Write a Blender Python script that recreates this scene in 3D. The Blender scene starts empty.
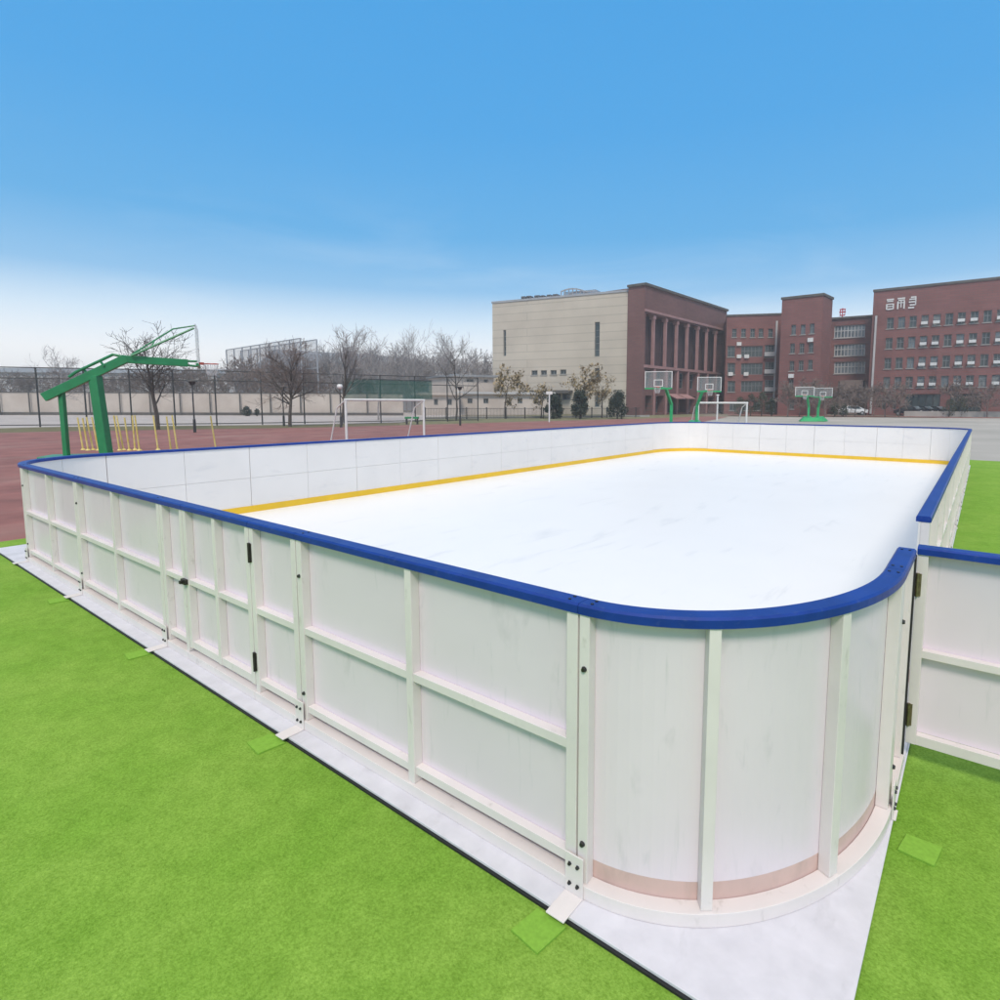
import bpy, math, random
from mathutils import Vector as V, Matrix
random.seed(11)
rad = math.radians
scn = bpy.context.scene
COL = scn.collection

# ------------------------------------------------------------------ camera
CP = V((1.0721, -1.6229, 1.7857)); YAW, PIT, ROL = -0.64204, -0.10278, 0.00276
F_PX, PX, PY = 581.98, 546.29, 462.85
Fw = V((math.sin(YAW)*math.cos(PIT), math.cos(YAW)*math.cos(PIT), math.sin(PIT)))
Rt0 = V((math.cos(YAW), -math.sin(YAW), 0)); Up0 = Rt0.cross(Fw)
Rt = Rt0*math.cos(ROL)+Up0*math.sin(ROL); Up = -Rt0*math.sin(ROL)+Up0*math.cos(ROL)
Fh = V((math.sin(YAW), math.cos(YAW), 0))
cam_d = bpy.data.cameras.new('camera'); cam = bpy.data.objects.new('camera', cam_d); COL.objects.link(cam)
cam.matrix_world = Matrix(((Rt.x, Up.x, -Fw.x, CP.x), (Rt.y, Up.y, -Fw.y, CP.y), (Rt.z, Up.z, -Fw.z, CP.z), (0, 0, 0, 1)))
cam_d.sensor_fit = 'HORIZONTAL'; cam_d.sensor_width = 36
cam_d.lens = F_PX/1000*36; cam_d.shift_x = (500-PX)/1000; cam_d.shift_y = (PY-500)/1000
cam_d.clip_start = .05; cam_d.clip_end = 5000
scn.camera = cam

def ray(x, y): return Fw + Rt*((x-PX)/F_PX) - Up*((y-PY)/F_PX)
def gp(x, y, z=0.):                       # where the sight line meets height z
    d = ray(x, y); return CP + d*((z-CP.z)/d.z)
def W(x, y, d):                           # point at horizontal depth d
    r = ray(x, y); return CP + r*(d/r.dot(Fh))
def at(x, d, z=0.):
    p = W(x, 403, d); return V((p.x, p.y, z))
def zat(x, y, d): return W(x, y, d).z

# ------------------------------------------------------------------ tags
def tag(o, label=None, cat=None, group=None, kind=None):
    if label: o['label'] = label
    if cat: o['category'] = cat
    if group: o['group'] = group
    if kind: o['kind'] = kind
    return o
def empty(name, loc, label, cat, group=None, rz=0):
    o = bpy.data.objects.new(name, None); COL.objects.link(o); o.location = loc; o.rotation_euler = (0, 0, rz)
    o.empty_display_size = .2
    return tag(o, label, cat, group)
def copy_tree(o, parent=None):
    c = o.copy(); COL.objects.link(c); c.parent = parent
    for ch in [x for x in o.children]: copy_tree(ch, c)
    return c

# ------------------------------------------------------------------ mesh builder
class MB:
    def __init__(s): s.v = []; s.f = []
    def add(s, vs, fs):
        n = len(s.v); s.v += [V(x) for x in vs]; s.f += [tuple(i+n for i in f) for f in fs]; return s
    def hexa(s, p):  # 8 points: bottom 4 ccw, top 4 ccw
        return s.add(p, [(3, 2, 1, 0), (4, 5, 6, 7), (0, 1, 5, 4), (1, 2, 6, 5), (2, 3, 7, 6), (3, 0, 4, 7)])
    def box(s, x0, x1, y0, y1, z0, z1):
        return s.hexa([(x0, y0, z0), (x1, y0, z0), (x1, y1, z0), (x0, y1, z0), (x0, y0, z1), (x1, y0, z1), (x1, y1, z1), (x0, y1, z1)])
    def map(s, f, s0, s1, n0, n1, z0, z1, seg=1):  # box in a mapped (s,n,z) frame
        vs = []; fs = []
        for i in range(seg+1):
            t = s0+(s1-s0)*i/seg
            vs += [f(t, n0, z0), f(t, n1, z0), f(t, n1, z1), f(t, n0, z1)]
            if i:
                a = 4*(i-1); b = 4*i
                for k in range(4): fs.append((a+k, a+(k+1) % 4, b+(k+1) % 4, b+k))
        fs += [(3, 2, 1, 0), (4*seg, 4*seg+1, 4*seg+2, 4*seg+3)]
        return s.add(vs, fs)
    def prof(s, f, s0, s1, pr, seg=1):   # sweep of an (n,z) profile
        vs = []; fs = []; m = len(pr)
        for i in range(seg+1):
            t = s0+(s1-s0)*i/seg
            vs += [f(t, n, z) for n, z in pr]
            if i:
                a = m*(i-1); b = m*i
                for k in range(m): fs.append((a+k, a+(k+1) % m, b+(k+1) % m, b+k))
        fs += [tuple(range(m))[::-1], tuple(m*seg+k for k in range(m))]
        return s.add(vs, fs)
    def bar(s, a, b, w, h, up=V((0, 0, 1))):
        a = V(a); b = V(b); t = (b-a).normalized(); x = t.cross(up)
        if x.length < 1e-4: x = V((1, 0, 0))
        x.normalize(); u = x.cross(t).normalized(); x = x*w/2; u = u*h/2
        return s.hexa([a-x-u, b-x-u, b+x-u, a+x-u, a-x+u, b-x+u, b+x+u, a+x+u])
    def tube(s, pts, rs, n=8, cap=True):
        pts = [V(p) for p in pts]
        if not hasattr(rs, '__len__'): rs = [rs]*len(pts)
        vs = []; fs = []; ref = None
        for i, p in enumerate(pts):
            t = (pts[min(i+1, len(pts)-1)]-pts[max(i-1, 0)]).normalized()
            if ref is None: ref = V((0, 0, 1)) if abs(t.z) < .9 else V((1, 0, 0))
            x = t.cross(ref)
            if x.length < 1e-5: x = t.cross(V((0.3, 1, 0.2)))
            x.normalize(); y = t.cross(x); ref = -y if False else ref
            for k in range(n):
                a = 2*math.pi*k/n; vs.append(p+(x*math.cos(a)+y*math.sin(a))*rs[i])
            if i:
                o = n*(i-1)
                for k in range(n): fs.append((o+k, o+(k+1) % n, o+n+(k+1) % n, o+n+k))
        if cap: fs += [tuple(range(n))[::-1], tuple(len(vs)-n+k for k in range(n))]
        return s.add(vs, fs)
    def sphere(s, c, r, n=10, m=6, sz=1.):
        c = V(c); vs = [c+V((0, 0, r*sz))]; fs = []
        for i in range(1, m):
            a = math.pi*i/m
            for k in range(n): b = 2*math.pi*k/n; vs.append(c+V((r*math.sin(a)*math.cos(b), r*math.sin(a)*math.sin(b), r*sz*math.cos(a))))
        vs.append(c-V((0, 0, r*sz)))
        for k in range(n): fs.append((0, 1+k, 1+(k+1) % n))
        for i in range(m-2):
            for k in range(n): a = 1+i*n; fs.append((a+k, a+n+k, a+n+(k+1) % n, a+(k+1) % n))
        L = len(vs)-1; a = 1+(m-2)*n
        for k in range(n): fs.append((a+k, L, a+(k+1) % n))
        return s.add(vs, fs)
    def build(s, name, mat, parent=None, loc=None, smooth=False, bevel=0, world=True, fixn=True):
        me = bpy.data.meshes.new(name)
        off = V((0, 0, 0))
        if parent is not None and world:
            q = parent
            while q is not None: off += V(q.location); q = q.parent
        if loc is not None and world: off = V(loc)
        me.from_pydata([tuple(v-off) for v in s.v], [], s.f); me.update()
        if fixn:
            import bmesh
            bm = bmesh.new(); bm.from_mesh(me); bmesh.ops.recalc_face_normals(bm, faces=bm.faces); bm.to_mesh(me); bm.free()
        if smooth: me.polygons.foreach_set('use_smooth', [True]*len(me.polygons))
        me.materials.append(mat)
        o = bpy.data.objects.new(name, me); COL.objects.link(o)
        if parent is not None: o.parent = parent
        if loc is not None: o.location = loc
        if bevel:
            b = o.modifiers.new('bevel', 'BEVEL'); b.width = bevel; b.segments = 2; b.limit_method = 'ANGLE'; b.harden_normals = False
        return o

# ------------------------------------------------------------------ materials
def mat(name, col, rough=.6, var=0., scale=3., metal=0., spec=.5, bump=0., bscale=60., col2=None, detail=4., sub=0.):
    m = bpy.data.materials.new(name); m.use_nodes = True; nt = m.node_tree; N = nt.nodes; L = nt.links
    b = N['Principled BSDF']; b.inputs['Roughness'].default_value = rough; b.inputs['Metallic'].default_value = metal
    b.inputs['Specular IOR Level'].default_value = spec
    g = N.new('ShaderNodeNewGeometry')
    n = N.new('ShaderNodeTexNoise'); n.inputs['Scale'].default_value = scale; n.inputs['Detail'].default_value = detail
    n.inputs['Roughness'].default_value = .6
    L.new(g.outputs['Position'], n.inputs['Vector'])
    r = N.new('ShaderNodeValToRGB'); r.color_ramp.elements[0].position = .32; r.color_ramp.elements[1].position = .68
    c = V(col)
    a = c*(1-var); d = V(col2) if col2 else c*(1+var)
    r.color_ramp.elements[0].color = (*[max(0, x) for x in a], 1); r.color_ramp.elements[1].color = (*[min(1, x) for x in d], 1)
    L.new(n.outputs['Fac'], r.inputs['Fac']); L.new(r.outputs['Color'], b.inputs['Base Color'])
    if bump:
        n2 = N.new('ShaderNodeTexNoise'); n2.inputs['Scale'].default_value = bscale; n2.inputs['Detail'].default_value = 3
        L.new(g.outputs['Position'], n2.inputs['Vector'])
        bp = N.new('ShaderNodeBump'); bp.inputs['Strength'].default_value = bump; bp.inputs['Distance'].default_value = .02
        L.new(n2.outputs['Fac'], bp.inputs['Height']); L.new(bp.outputs['Normal'], b.inputs['Normal'])
    return m
M = {}
M['board'] = mat('board_plastic', (.76, .67, .725), .27, .035, 1.1, spec=.45, bump=.03, bscale=9)
M['inner'] = mat('inner_board_plastic', (.78, .745, .715), .34, .03, 1.1, spec=.4, bump=.03, bscale=9)
M['steel'] = mat('cream_painted_steel', (.745, .69, .67), .38, .05, 2.5, spec=.45)
M['blue'] = mat('blue_rail_plastic', (.010, .044, .25), .40, .14, 6, spec=.22)
M['pink'] = mat('pinkish_kick_sheet', (.62, .44, .40), .45, .08, 3)
M['yellow'] = mat('yellow_kick_strip', (.80, .50, .02), .45, .06, 2)
M['black'] = mat('black_rubber_and_shade', (.015, .015, .017), .6, .1, 5)
M['dark_metal'] = mat('dark_hinge_metal', (.05, .045, .04), .45, .2, 20, metal=.6)
M['brass'] = mat('aged_hinge_metal', (.24, .20, .12), .4, .3, 40, metal=.8)
M['bolt'] = mat('dark_bolt', (.04, .04, .04), .4, .2, 20, metal=.5)
M['ice'] = mat('synthetic_ice', (.84, .835, .825), .34, .012, .8, spec=.35, bump=.02, bscale=5)
M['sheet'] = mat('white_floor_sheet', (.66, .645, .685), .5, .07, 9, detail=8, bump=.05, bscale=40)
M['gap'] = mat('dark_gap', (.10, .10, .09), .8, .1, 5)
M['track'] = mat('red_track', (.245, .10, .085), .9, .22, .9, bump=.1)
M['verge'] = mat('dry_grass_verge', (.17, .135, .07), .95, .3, 1.2, col2=(.16, .15, .055))
M['grass'] = mat('green_grass_verge', (.15, .17, .07), .95, .3, 1.2, col2=(.25, .22, .12))
M['road'] = mat('pale_concrete_road', (.47, .42, .39), .9, .10, .5)
M['plaza'] = mat('plaza_concrete', (.36, .345, .30), .9, .12, .12, col2=(.44, .41, .37))
M['ground'] = mat('far_ground', (.22, .19, .14), .95, .2, .03)
M['beige'] = None
M['wallb'] = mat('beige_render', (.56, .47, .40), .9, .10, .35, col2=(.62, .54, .47))
M['coping'] = mat('dark_coping', (.10, .09, .08), .8, .2, 1)
M['dark'] = mat('dark_fence_steel', (.035, .035, .035), .5, .2, 3)
M['green_paint'] = mat('green_painted_steel', (.015, .22, .075), .35, .12, 4)
M['green_light'] = mat('bright_green_painted_steel', (.02, .38, .13), .35, .12, 4)
M['white_paint'] = mat('white_painted_metal', (.72, .71, .68), .45, .06, 5)
M['yellow_paint'] = mat('yellow_painted_pole', (.72, .56, .10), .45, .15, 6, col2=(.75, .62, .25))
M['orange'] = mat('orange_rim_paint', (.55, .10, .07), .5, .1, 5)
M['bark'] = mat('dark_bark', (.075, .06, .05), .9, .35, 8)
M['bark_brown'] = mat('brown_twigs', (.19, .145, .125), .9, .3, 3)
M['bark_hazed'] = mat('haze_pale_twigs', (.30, .275, .27), .9, .3, 3)  # grey made paler, the fade of distance put into the colour
M['bark_yellow'] = mat('tan_twigs', (.22, .17, .10), .9, .3, 3)
M['leaf_dark'] = mat('dark_evergreen_leaf', (.022, .035, .02), .7, .4, 2)
M['leaf_green'] = mat('bush_leaf', (.05, .065, .035), .7, .4, 2)
M['leaf_tan'] = mat('dry_tan_leaf', (.34, .26, .14), .8, .3, 2)
M['greywall'] = mat('grey_render', (.33, .33, .34), .9, .12, .3)
M['palewall'] = mat('pale_render', (.50, .49, .48), .9, .1, .3)
M['roofgrey'] = mat('grey_metal_roof', (.26, .27, .28), .6, .12, .6)
M['stonelow'] = mat('stone_base', (.36, .34, .31), .9, .12, .8)
M['unit'] = mat('white_appliance_casing', (.68, .68, .66), .5, .08, 3)
M['rust'] = mat('rooftop_dark_metal', (.10, .11, .13), .6, .2, 2)
M['hazegrey'] = mat('galvanised_steel', (.34, .35, .37), .6, .1, 2)
M['redsign'] = mat('red_sign_paint', (.50, .06, .08), .5, .1, 3)
M['car_dark'] = mat('dark_car_paint', (.02, .02, .028), .25, .1, 3)
M['car_white'] = mat('white_car_paint', (.62, .63, .64), .25, .03, 3)
M['lampglass'] = mat('opal_lamp_glass', (.80, .79, .76), .3, .03, 3)
M['glass'] = mat('window_glass', (.035, .055, .06), .12, .5, .35, spec=.6)
M['glassbl'] = mat('pale_blue_glass', (.10, .14, .17), .15, .5, .5, spec=.6, col2=(.22, .27, .30))
M['curtain'] = mat('window_with_pale_blind', (.06, .085, .09), .2, .4, 1.2, spec=.6, col2=(.30, .31, .30))
M['net'] = mat('white_net_cord', (.6, .6, .6), .8, .1, 3)
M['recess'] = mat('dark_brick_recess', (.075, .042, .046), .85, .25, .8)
M['frame'] = mat('window_frame_metal', (.17, .18, .18), .5, .1, 3)

def brick(name, c1, c2, mortar, dirv, bw, bh, ms, rough=.85, var=.12, nscale=.25, bias=0.):
    m = bpy.data.materials.new(name); m.use_nodes = True; nt = m.node_tree; N = nt.nodes; L = nt.links
    b = N['Principled BSDF']; b.inputs['Roughness'].default_value = rough; b.inputs['Specular IOR Level'].default_value = .3
    g = N.new('ShaderNodeNewGeometry'); s = N.new('ShaderNodeSeparateXYZ'); L.new(g.outputs['Position'], s.inputs[0])
    d = N.new('ShaderNodeVectorMath'); d.operation = 'DOT_PRODUCT'; L.new(g.outputs['Position'], d.inputs[0]); d.inputs[1].default_value = (dirv[0], dirv[1], 0)
    c = N.new('ShaderNodeCombineXYZ'); L.new(d.outputs['Value'], c.inputs[0]); L.new(s.outputs['Z'], c.inputs[1])
    t = N.new('ShaderNodeTexBrick'); L.new(c.outputs[0], t.inputs['Vector'])
    t.inputs['Color1'].default_value = (*c1, 1); t.inputs['Color2'].default_value = (*c2, 1); t.inputs['Mortar'].default_value = (*mortar, 1)
    t.inputs['Scale'].default_value = 1; t.inputs['Brick Width'].default_value = bw; t.inputs['Row Height'].default_value = bh
    t.inputs['Mortar Size'].default_value = ms; t.inputs['Mortar Smooth'].default_value = .1; t.inputs['Bias'].default_value = bias
    n = N.new('ShaderNodeTexNoise'); n.inputs['Scale'].default_value = nscale; n.inputs['Detail'].default_value = 6
    L.new(g.outputs['Position'], n.inputs['Vector'])
    mr = N.new('ShaderNodeMapRange'); mr.inputs['From Min'].default_value = .3; mr.inputs['From Max'].default_value = .7
    mr.inputs['To Min'].default_value = 1-var; mr.inputs['To Max'].default_value = 1+var; L.new(n.outputs['Fac'], mr.inputs['Value'])
    x = N.new('ShaderNodeVectorMath'); x.operation = 'SCALE'; L.new(t.outputs['Color'], x.inputs[0]); L.new(mr.outputs[0], x.inputs['Scale'])
    L.new(x.outputs[0], b.inputs['Base Color'])
    return m
def veil(name, col, alpha):
    m = bpy.data.materials.new(name); m.use_nodes = True; nt = m.node_tree; N = nt.nodes; L = nt.links
    b = N['Principled BSDF']; b.inputs['Base Color'].default_value = (*col, 1); b.inputs['Roughness'].default_value = .8
    g = N.new('ShaderNodeNewGeometry'); n = N.new('ShaderNodeTexNoise'); n.inputs['Scale'].default_value = 1.5; n.inputs['Detail'].default_value = 5
    L.new(g.outputs['Position'], n.inputs['Vector'])
    mr = N.new('ShaderNodeMapRange'); mr.inputs['To Min'].default_value = alpha*.7; mr.inputs['To Max'].default_value = alpha*1.3
    L.new(n.outputs['Fac'], mr.inputs['Value']); L.new(mr.outputs[0], b.inputs['Alpha'])
    return m
M['chain'] = veil('chain_link_wire', (.10, .11, .11), .13)
M['screen'] = veil('green_windscreen_mesh', (.03, .13, .10), .42)
M['netveil'] = veil('knotted_cord_net', (.55, .55, .55), .10)
M['cagenet'] = veil('grey_cage_net', (.26, .24, .25), .38)
M['acrylic'] = veil('clear_acrylic', (.42, .46, .46), .20)

# turf: short bright artificial grass, colour mottled in soft patches
def turf_mat():
    m = bpy.data.materials.new('artificial_turf'); m.use_nodes = True; nt = m.node_tree; N = nt.nodes; L = nt.links
    b = N['Principled BSDF']; b.inputs['Roughness'].default_value = .9; b.inputs['Specular IOR Level'].default_value = .1
    g = N.new('ShaderNodeNewGeometry')
    def noise(sc, det, vec=None):
        n = N.new('ShaderNodeTexNoise'); n.inputs['Scale'].default_value = sc; n.inputs['Detail'].default_value = det; n.inputs['Roughness'].default_value = .62
        L.new(vec or g.outputs['Position'], n.inputs['Vector']); return n.outputs['Fac']
    def ramp(f, a, ca, c, cc):
        r = N.new('ShaderNodeValToRGB'); r.color_ramp.elements[0].position = a; r.color_ramp.elements[1].position = c
        r.color_ramp.elements[0].color = (*ca, 1); r.color_ramp.elements[1].color = (*cc, 1); L.new(f, r.inputs['Fac']); return r.outputs['Color']
    big = ramp(noise(1.3, 3), .3, (.172, .355, .034), .72, (.245, .42, .058))
    mid = ramp(noise(9, 5), .25, (.84, .86, .8), .75, (1.14, 1.10, 1.2))
    fin = ramp(noise(110, 4), .25, (.62, .68, .5), .75, (1.36, 1.26, 1.6))
    m1 = N.new('ShaderNodeMixRGB'); m1.blend_type = 'MULTIPLY'; m1.inputs['Fac'].default_value = 1; L.new(big, m1.inputs[1]); L.new(mid, m1.inputs[2])
    m2 = N.new('ShaderNodeMixRGB'); m2.blend_type = 'MULTIPLY'; m2.inputs['Fac'].default_value = 1; L.new(m1.outputs[0], m2.inputs[1]); L.new(fin, m2.inputs[2])
    L.new(m2.outputs[0], b.inputs['Base Color'])
    bp = N.new('ShaderNodeBump'); bp.inputs['Strength'].default_value = .5; bp.inputs['Distance'].default_value = .01
    L.new(noise(170, 3), bp.inputs['Height']); L.new(bp.outputs['Normal'], b.inputs['Normal'])
    return m
M['turf'] = turf_mat()
M['turf_patch'] = mat('lighter_turf_patch', (.222, .425, .055), .9, .10, 60, spec=.1)

def wear(m, col, amount, sc, stretch, lo, hi, rough=.62, scale2=None):
    """mix thin scuff marks of a darker colour into a material"""
    nt = m.node_tree; N = nt.nodes; L = nt.links; b = N['Principled BSDF']; src = b.inputs['Base Color'].links[0].from_socket
    g = N.new('ShaderNodeNewGeometry'); mp = N.new('ShaderNodeMapping'); mp.inputs['Scale'].default_value = stretch; mp.inputs['Rotation'].default_value = (0, 0, .5)
    L.new(g.outputs['Position'], mp.inputs['Vector'])
    n = N.new('ShaderNodeTexNoise'); n.inputs['Scale'].default_value = sc; n.inputs['Detail'].default_value = 8; n.inputs['Roughness'].default_value = rough; n.inputs['Distortion'].default_value = .4
    L.new(mp.outputs[0], n.inputs['Vector'])
    a = N.new('ShaderNodeMapRange'); a.inputs['From Min'].default_value = lo; a.inputs['From Max'].default_value = hi; a.inputs['To Max'].default_value = amount
    L.new(n.outputs['Fac'], a.inputs['Value'])
    x = N.new('ShaderNodeMixRGB'); x.inputs[2].default_value = (*col, 1); L.new(a.outputs[0], x.inputs['Fac']); L.new(src, x.inputs[1]); L.new(x.outputs[0], b.inputs['Base Color'])
wear(M['ice'], (.55, .57, .60), .35, 3.2, (1, .22, 1), .60, .74)
wear(M['ice'], (.6, .61, .63), .3, 1.3, (3, .5, 1), .62, .70)
wear(M['board'], (.42, .40, .42), .45, 5.5, (1, 1, .5), .60, .78)
wear(M['board'], (.50, .49, .50), .35, 26, (1, 1, .12), .60, .72)
wear(M['steel'], (.40, .37, .33), .5, 18, (1, 1, .5), .62, .74)
wear(M['inner'], (.50, .50, .52), .35, 3.5, (.5, .5, 1.6), .58, .76)
wear(M['blue'], (.10, .14, .30), .35, 30, (1, 1, 1), .58, .72)
wear(M['sheet'], (.42, .41, .42), .6, 7, (1, .6, 1), .56, .76)
wear(M['pink'], (.45, .33, .29), .6, 9, (1, 1, .6), .50, .7)
wear(M['track'], (.36, .24, .20), .5, .5, (1, .3, 1), .50, .7)
# ------------------------------------------------------------------ setting: ground sheets
def sheet(name, pts, z, m, kind='structure'):
    b = MB(); b.add([(p[0], p[1], z) for p in pts], [tuple(range(len(pts)))])
    o = b.build(name, m, loc=(0, 0, 0)); tag(o, kind=kind)
    if o.data.polygons[0].normal.z < 0: o.data.flip_normals()
    return o
sheet('ground', [(-480, -300), (480, -300), (480, 480), (-480, 480)], -.06, M['ground'])
RK_L, RK_W, RK_D, RX, RY = 8.325, .855, 19.10, .855, 1.154
# running track: its far edge runs almost along the side of the rink
te = [(-52, -30), (gp(62, 431).x, gp(62, 431).y), (gp(300, 427.5).x, gp(300, 427.5).y), (gp(400, 425).x, gp(400, 425).y), (gp(540, 421).x, gp(540, 421).y), (gp(640, 418.5).x, gp(640, 418.5).y), (gp(705, 416.2).x, gp(705, 416.2).y)]
rr = gp(722, 424.5); 
plz = [(-8, 19.9), (rr.x, rr.y), (gp(730, 416).x, gp(730, 416).y), (gp(735, 413.9).x, gp(735, 413.9).y), (120, 160), (120, 19.9)]
sheet('plaza', [(-9, 21.5), (-22, 46), (gp(728, 416.4).x, gp(728, 416.4).y), (60, 125), (160, 125), (160, -40), (30, -40), (30, 21.5)], -.030, M['plaza'])
sheet('running_track', te+[(gp(728, 416.8).x, gp(728, 416.8).y), (-20, 50), (-8.9, 24), (-8.9, -30)], -.022, M['track'])
vb = [(-53, -30), (gp(62, 427).x-1, gp(62, 427).y), (gp(300, 424.5).x, gp(300, 424.5).y), (gp(400, 422.6).x, gp(400, 422.6).y)]
sheet('road', [(-120, -30), (-95, 40), (-80, 90), (gp(430, 418.6).x, gp(430, 418.6).y), (gp(400, 422).x, gp(400, 422).y), (-44, 19), (-50, -30)], -.034, M['road'])
sheet('grass_verge', te[:4]+vb[::-1], -.018, M['verge'])
sheet('lawn_verge', te[3:]+[(gp(690, 413.8).x, gp(690, 413.8).y), (gp(560, 414).x, gp(560, 414).y), (gp(430, 418.6).x, gp(430, 418.6).y), vb[-1]], -.014, M['grass'])
a_, b_ = gp(728, 415.2), gp(728, 414.2)
sheet('track_bend', [(a_.x, a_.y), (b_.x, b_.y), (30, 103), (120, 103), (120, 99.5), (30, 99.5)], -.010, M['track'])
# ------------------------------------------------------------------ turf and rink floor
sheet('turf', [(-8.9, -30), (30, -30), (30, 21.5), (-8.9, 21.5)], -.004, M['turf'])
b = MB(); b.box(-8.35, RK_W+.010, -.110, RK_D+.04, -.003, .006); tag(b.build('rink_edge_shade', M['black'], loc=(0, 0, 0)), kind='structure')  # black sheet stands in for the dark gap and shadow along the edge
b = MB(); b.box(-8.37, RK_W+.020, -.100, RK_D+.06, .0065, .018); tag(b.build('rink_floor', M['sheet'], loc=(0, 0, 0), bevel=.002), kind='structure')
# the skating surface inside the boards
def ell(cx, cy, rx, ry, a0, a1, n=18): return [(cx+rx*math.cos(rad(a0+(a1-a0)*i/n)), cy+ry*math.sin(rad(a0+(a1-a0)*i/n))) for i in range(n+1)]
TK = .062
ice = ell(0, RY, RX-TK, RY-TK, -90, 0)+ell(-.12, RK_D-.95, .975-TK, .95-TK, 0, 90)+ell(-RK_L+1.35, RK_D-1.9, 1.35-TK, 1.9-TK, 90, 180)+ell(-RK_L+1.0, 1.05, 1.0-TK, 1.05-TK, 180, 270)
b = MB(); n = len(ice)
b.add([(x, y, .0185) for x, y in ice]+[(x, y, .023) for x, y in ice], [tuple(range(n))[::-1], tuple(range(n, 2*n))]+[(i, (i+1) % n, n+(i+1) % n, n+i) for i in range(n)])
tag(b.build('ice_surface', M['ice'], loc=(0, 0, 0)), kind='structure')
for x in (0.0, -1.80, -3.59, -5.48, -7.32):
    sheet('floor_seam', [(x-.006, -.1), (x-.001, -.1), (x+.001, -.001), (x-.004, -.001)], .0190, M['gap'])

# ------------------------------------------------------------------ the rink barrier: modules with posts, crossbars, rail
H = 1.10; RH = .036
barrier = empty('rink_barrier', (0, 0, 0), 'white rink boards with blue top rail enclosing the white skating surface', 'rink barrier')
RAIL = [(.006, H-RH), (.006, H-.008), (-.002, H), (-.066, H), (-.074, H-.008), (-.074, H-RH)]
Z0 = .019
def bolt(mb, f, s, z, n=.0, r=.011):
    c = V(f(s, n, z)); o = V(f(s, n+.01, z)); mb.tube([c, o], [r, r*.7], 8)
def module(f, s0, s1, mids=(.5,), arc=False, seg=1, rail=True, brk=True, scale=1., cross=True, bl=True, endposts=(True, True), top=H, m='board'):
    """one board section between s0 and s1 (s may be an angle on the corners; scale = metres per unit of s)"""
    e = .004/scale; pw = .046/scale; w = s1-s0
    ps = MB(); cuts = [s0]+[s0+w*m for m in mids]+[s1]; g = .0022/scale
    for i in range(len(cuts)-1):
        a = cuts[i]+(e if i == 0 else g); c = cuts[i+1]-(e if i == len(cuts)-2 else g)
        sg = max(1, seg//max(1, len(cuts)-1))
        if cross:
            ps.map(f, a, c, -.060, -.048, .115, .5725, sg); ps.map(f, a, c, -.060, -.048, .576, H-RH-.001, sg)
        else:
            ps.map(f, a, c, -.060, -.048, .135, H-RH-.001, sg)
    part = ps.build('board_panel', M[m], barrier)
    kk = MB(); kk.map(f, s0+e, s1-e, -.059, -.049, Z0, .1145 if cross else .1345, seg); kk.build('kick_sheet', M['pink'], part)
    ky = MB(); ky.map(f, s0+.0005/scale, s1-.0005/scale, -.070, -.0602, .0235, .125, seg); ky.build('kick_strip', M['yellow'], part)
    posts = []
    if endposts[0]: posts.append((s0+e, s0+e+pw))
    if endposts[1]: posts.append((s1-e-pw, s1-e))
    for a in cuts[1:-1]: posts.append((a-.021/scale, a+.021/scale))
    posts.sort()
    for a, c in posts:
        p = MB(); p.map(f, a, c, -.0475, .0, Z0+.051, H-RH-.001)
        if a == posts[0][0] and brk is not None and endposts[0]: pass
        p.build('post', M['steel'], part, bevel=.002)
    # base rail, kick bar, crossbar between the posts
    br = MB(); br.map(f, s0+e, s1-e, -.0475, .012, Z0, Z0+.05, seg); br.build('base_rail', M['steel'], part, bevel=.002)
    if cross:
        spans = []; cur = s0+e
        for a, c in posts:
            if a-cur > .03/scale: spans.append((cur, a))
            cur = c
        if s1-e-cur > .03/scale: spans.append((cur, s1-e))
        for a, c in spans:
            cb = MB(); cb.map(f, a, c, -.0475, -.004, .552, .590); cb.build('crossbar', M['steel'], part, bevel=.002)
            kb = MB(); kb.map(f, a, c, -.0475, -.008, .112, .150); kb.build('kick_bar', M['steel'], part, bevel=.002)
    if rail:
        r = MB(); r.prof(f, s0+.0012/scale, s1-.0012/scale, RAIL, seg); r.build('top_rail', M['blue'], part)
        for a in ((s0+.05/scale, s1-.05/scale) if bl else ()):
            for nn in (-.018, -.05):
                rb = MB(); c = V(f(a, nn, H)); rb.tube([c, c+V((0, 0, .003))], .006, 8); rb.build('rail_screw', M['bolt'], part)
    if bl:
        for z in (.22, .87): bb = MB(); bolt(bb, f, s0+.028/scale, z); bb.build('bolt', M['bolt'], part)
    return part
def bracket(f, s, scale=1., foot=.135):
    """galvanised foot bracket that ties two sections together at a joint"""
    b = MB(); w = .038/scale
    b.map(f, s-w, s+w, .0125, .018, Z0, .175); b.map(f, s-w, s+w, .018, foot, Z0, Z0+.006)
    o = b.build('foot_bracket', M['steel'], barrier, bevel=.0015)
    for ds in (-.017, .017):
        for z in (.062, .137):
            q = MB(); c = V(f(s+ds/scale, .018, z)); e = V(f(s+ds/scale, .026, z)); q.tube([c, e], [.008, .006], 6); q.build('bolt', M['bolt'], o)
    return o
fA = lambda s, n, z: (s, -n, z)                       # s = x
fB = lambda s, n, z: (RK_W+n, s, z)                   # s = y
fC = lambda s, n, z: (-s, RK_D+n, z)                  # s = -x
fD = lambda s, n, z: (-RK_L-n, RK_D-s, z)             # s runs back towards the viewer
def farc(cx, cy, rx, ry, a0):
    def f(t, n, z):
        a = rad(a0+t); x = math.cos(a); y = math.sin(a); nx, ny = x/rx, y/ry; l = math.hypot(nx, ny)
        return (cx+rx*x+n*nx/l, cy+ry*y+n*ny/l, z)
    return f
fN = farc(0, RY, RX, RY, -90)
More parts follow.
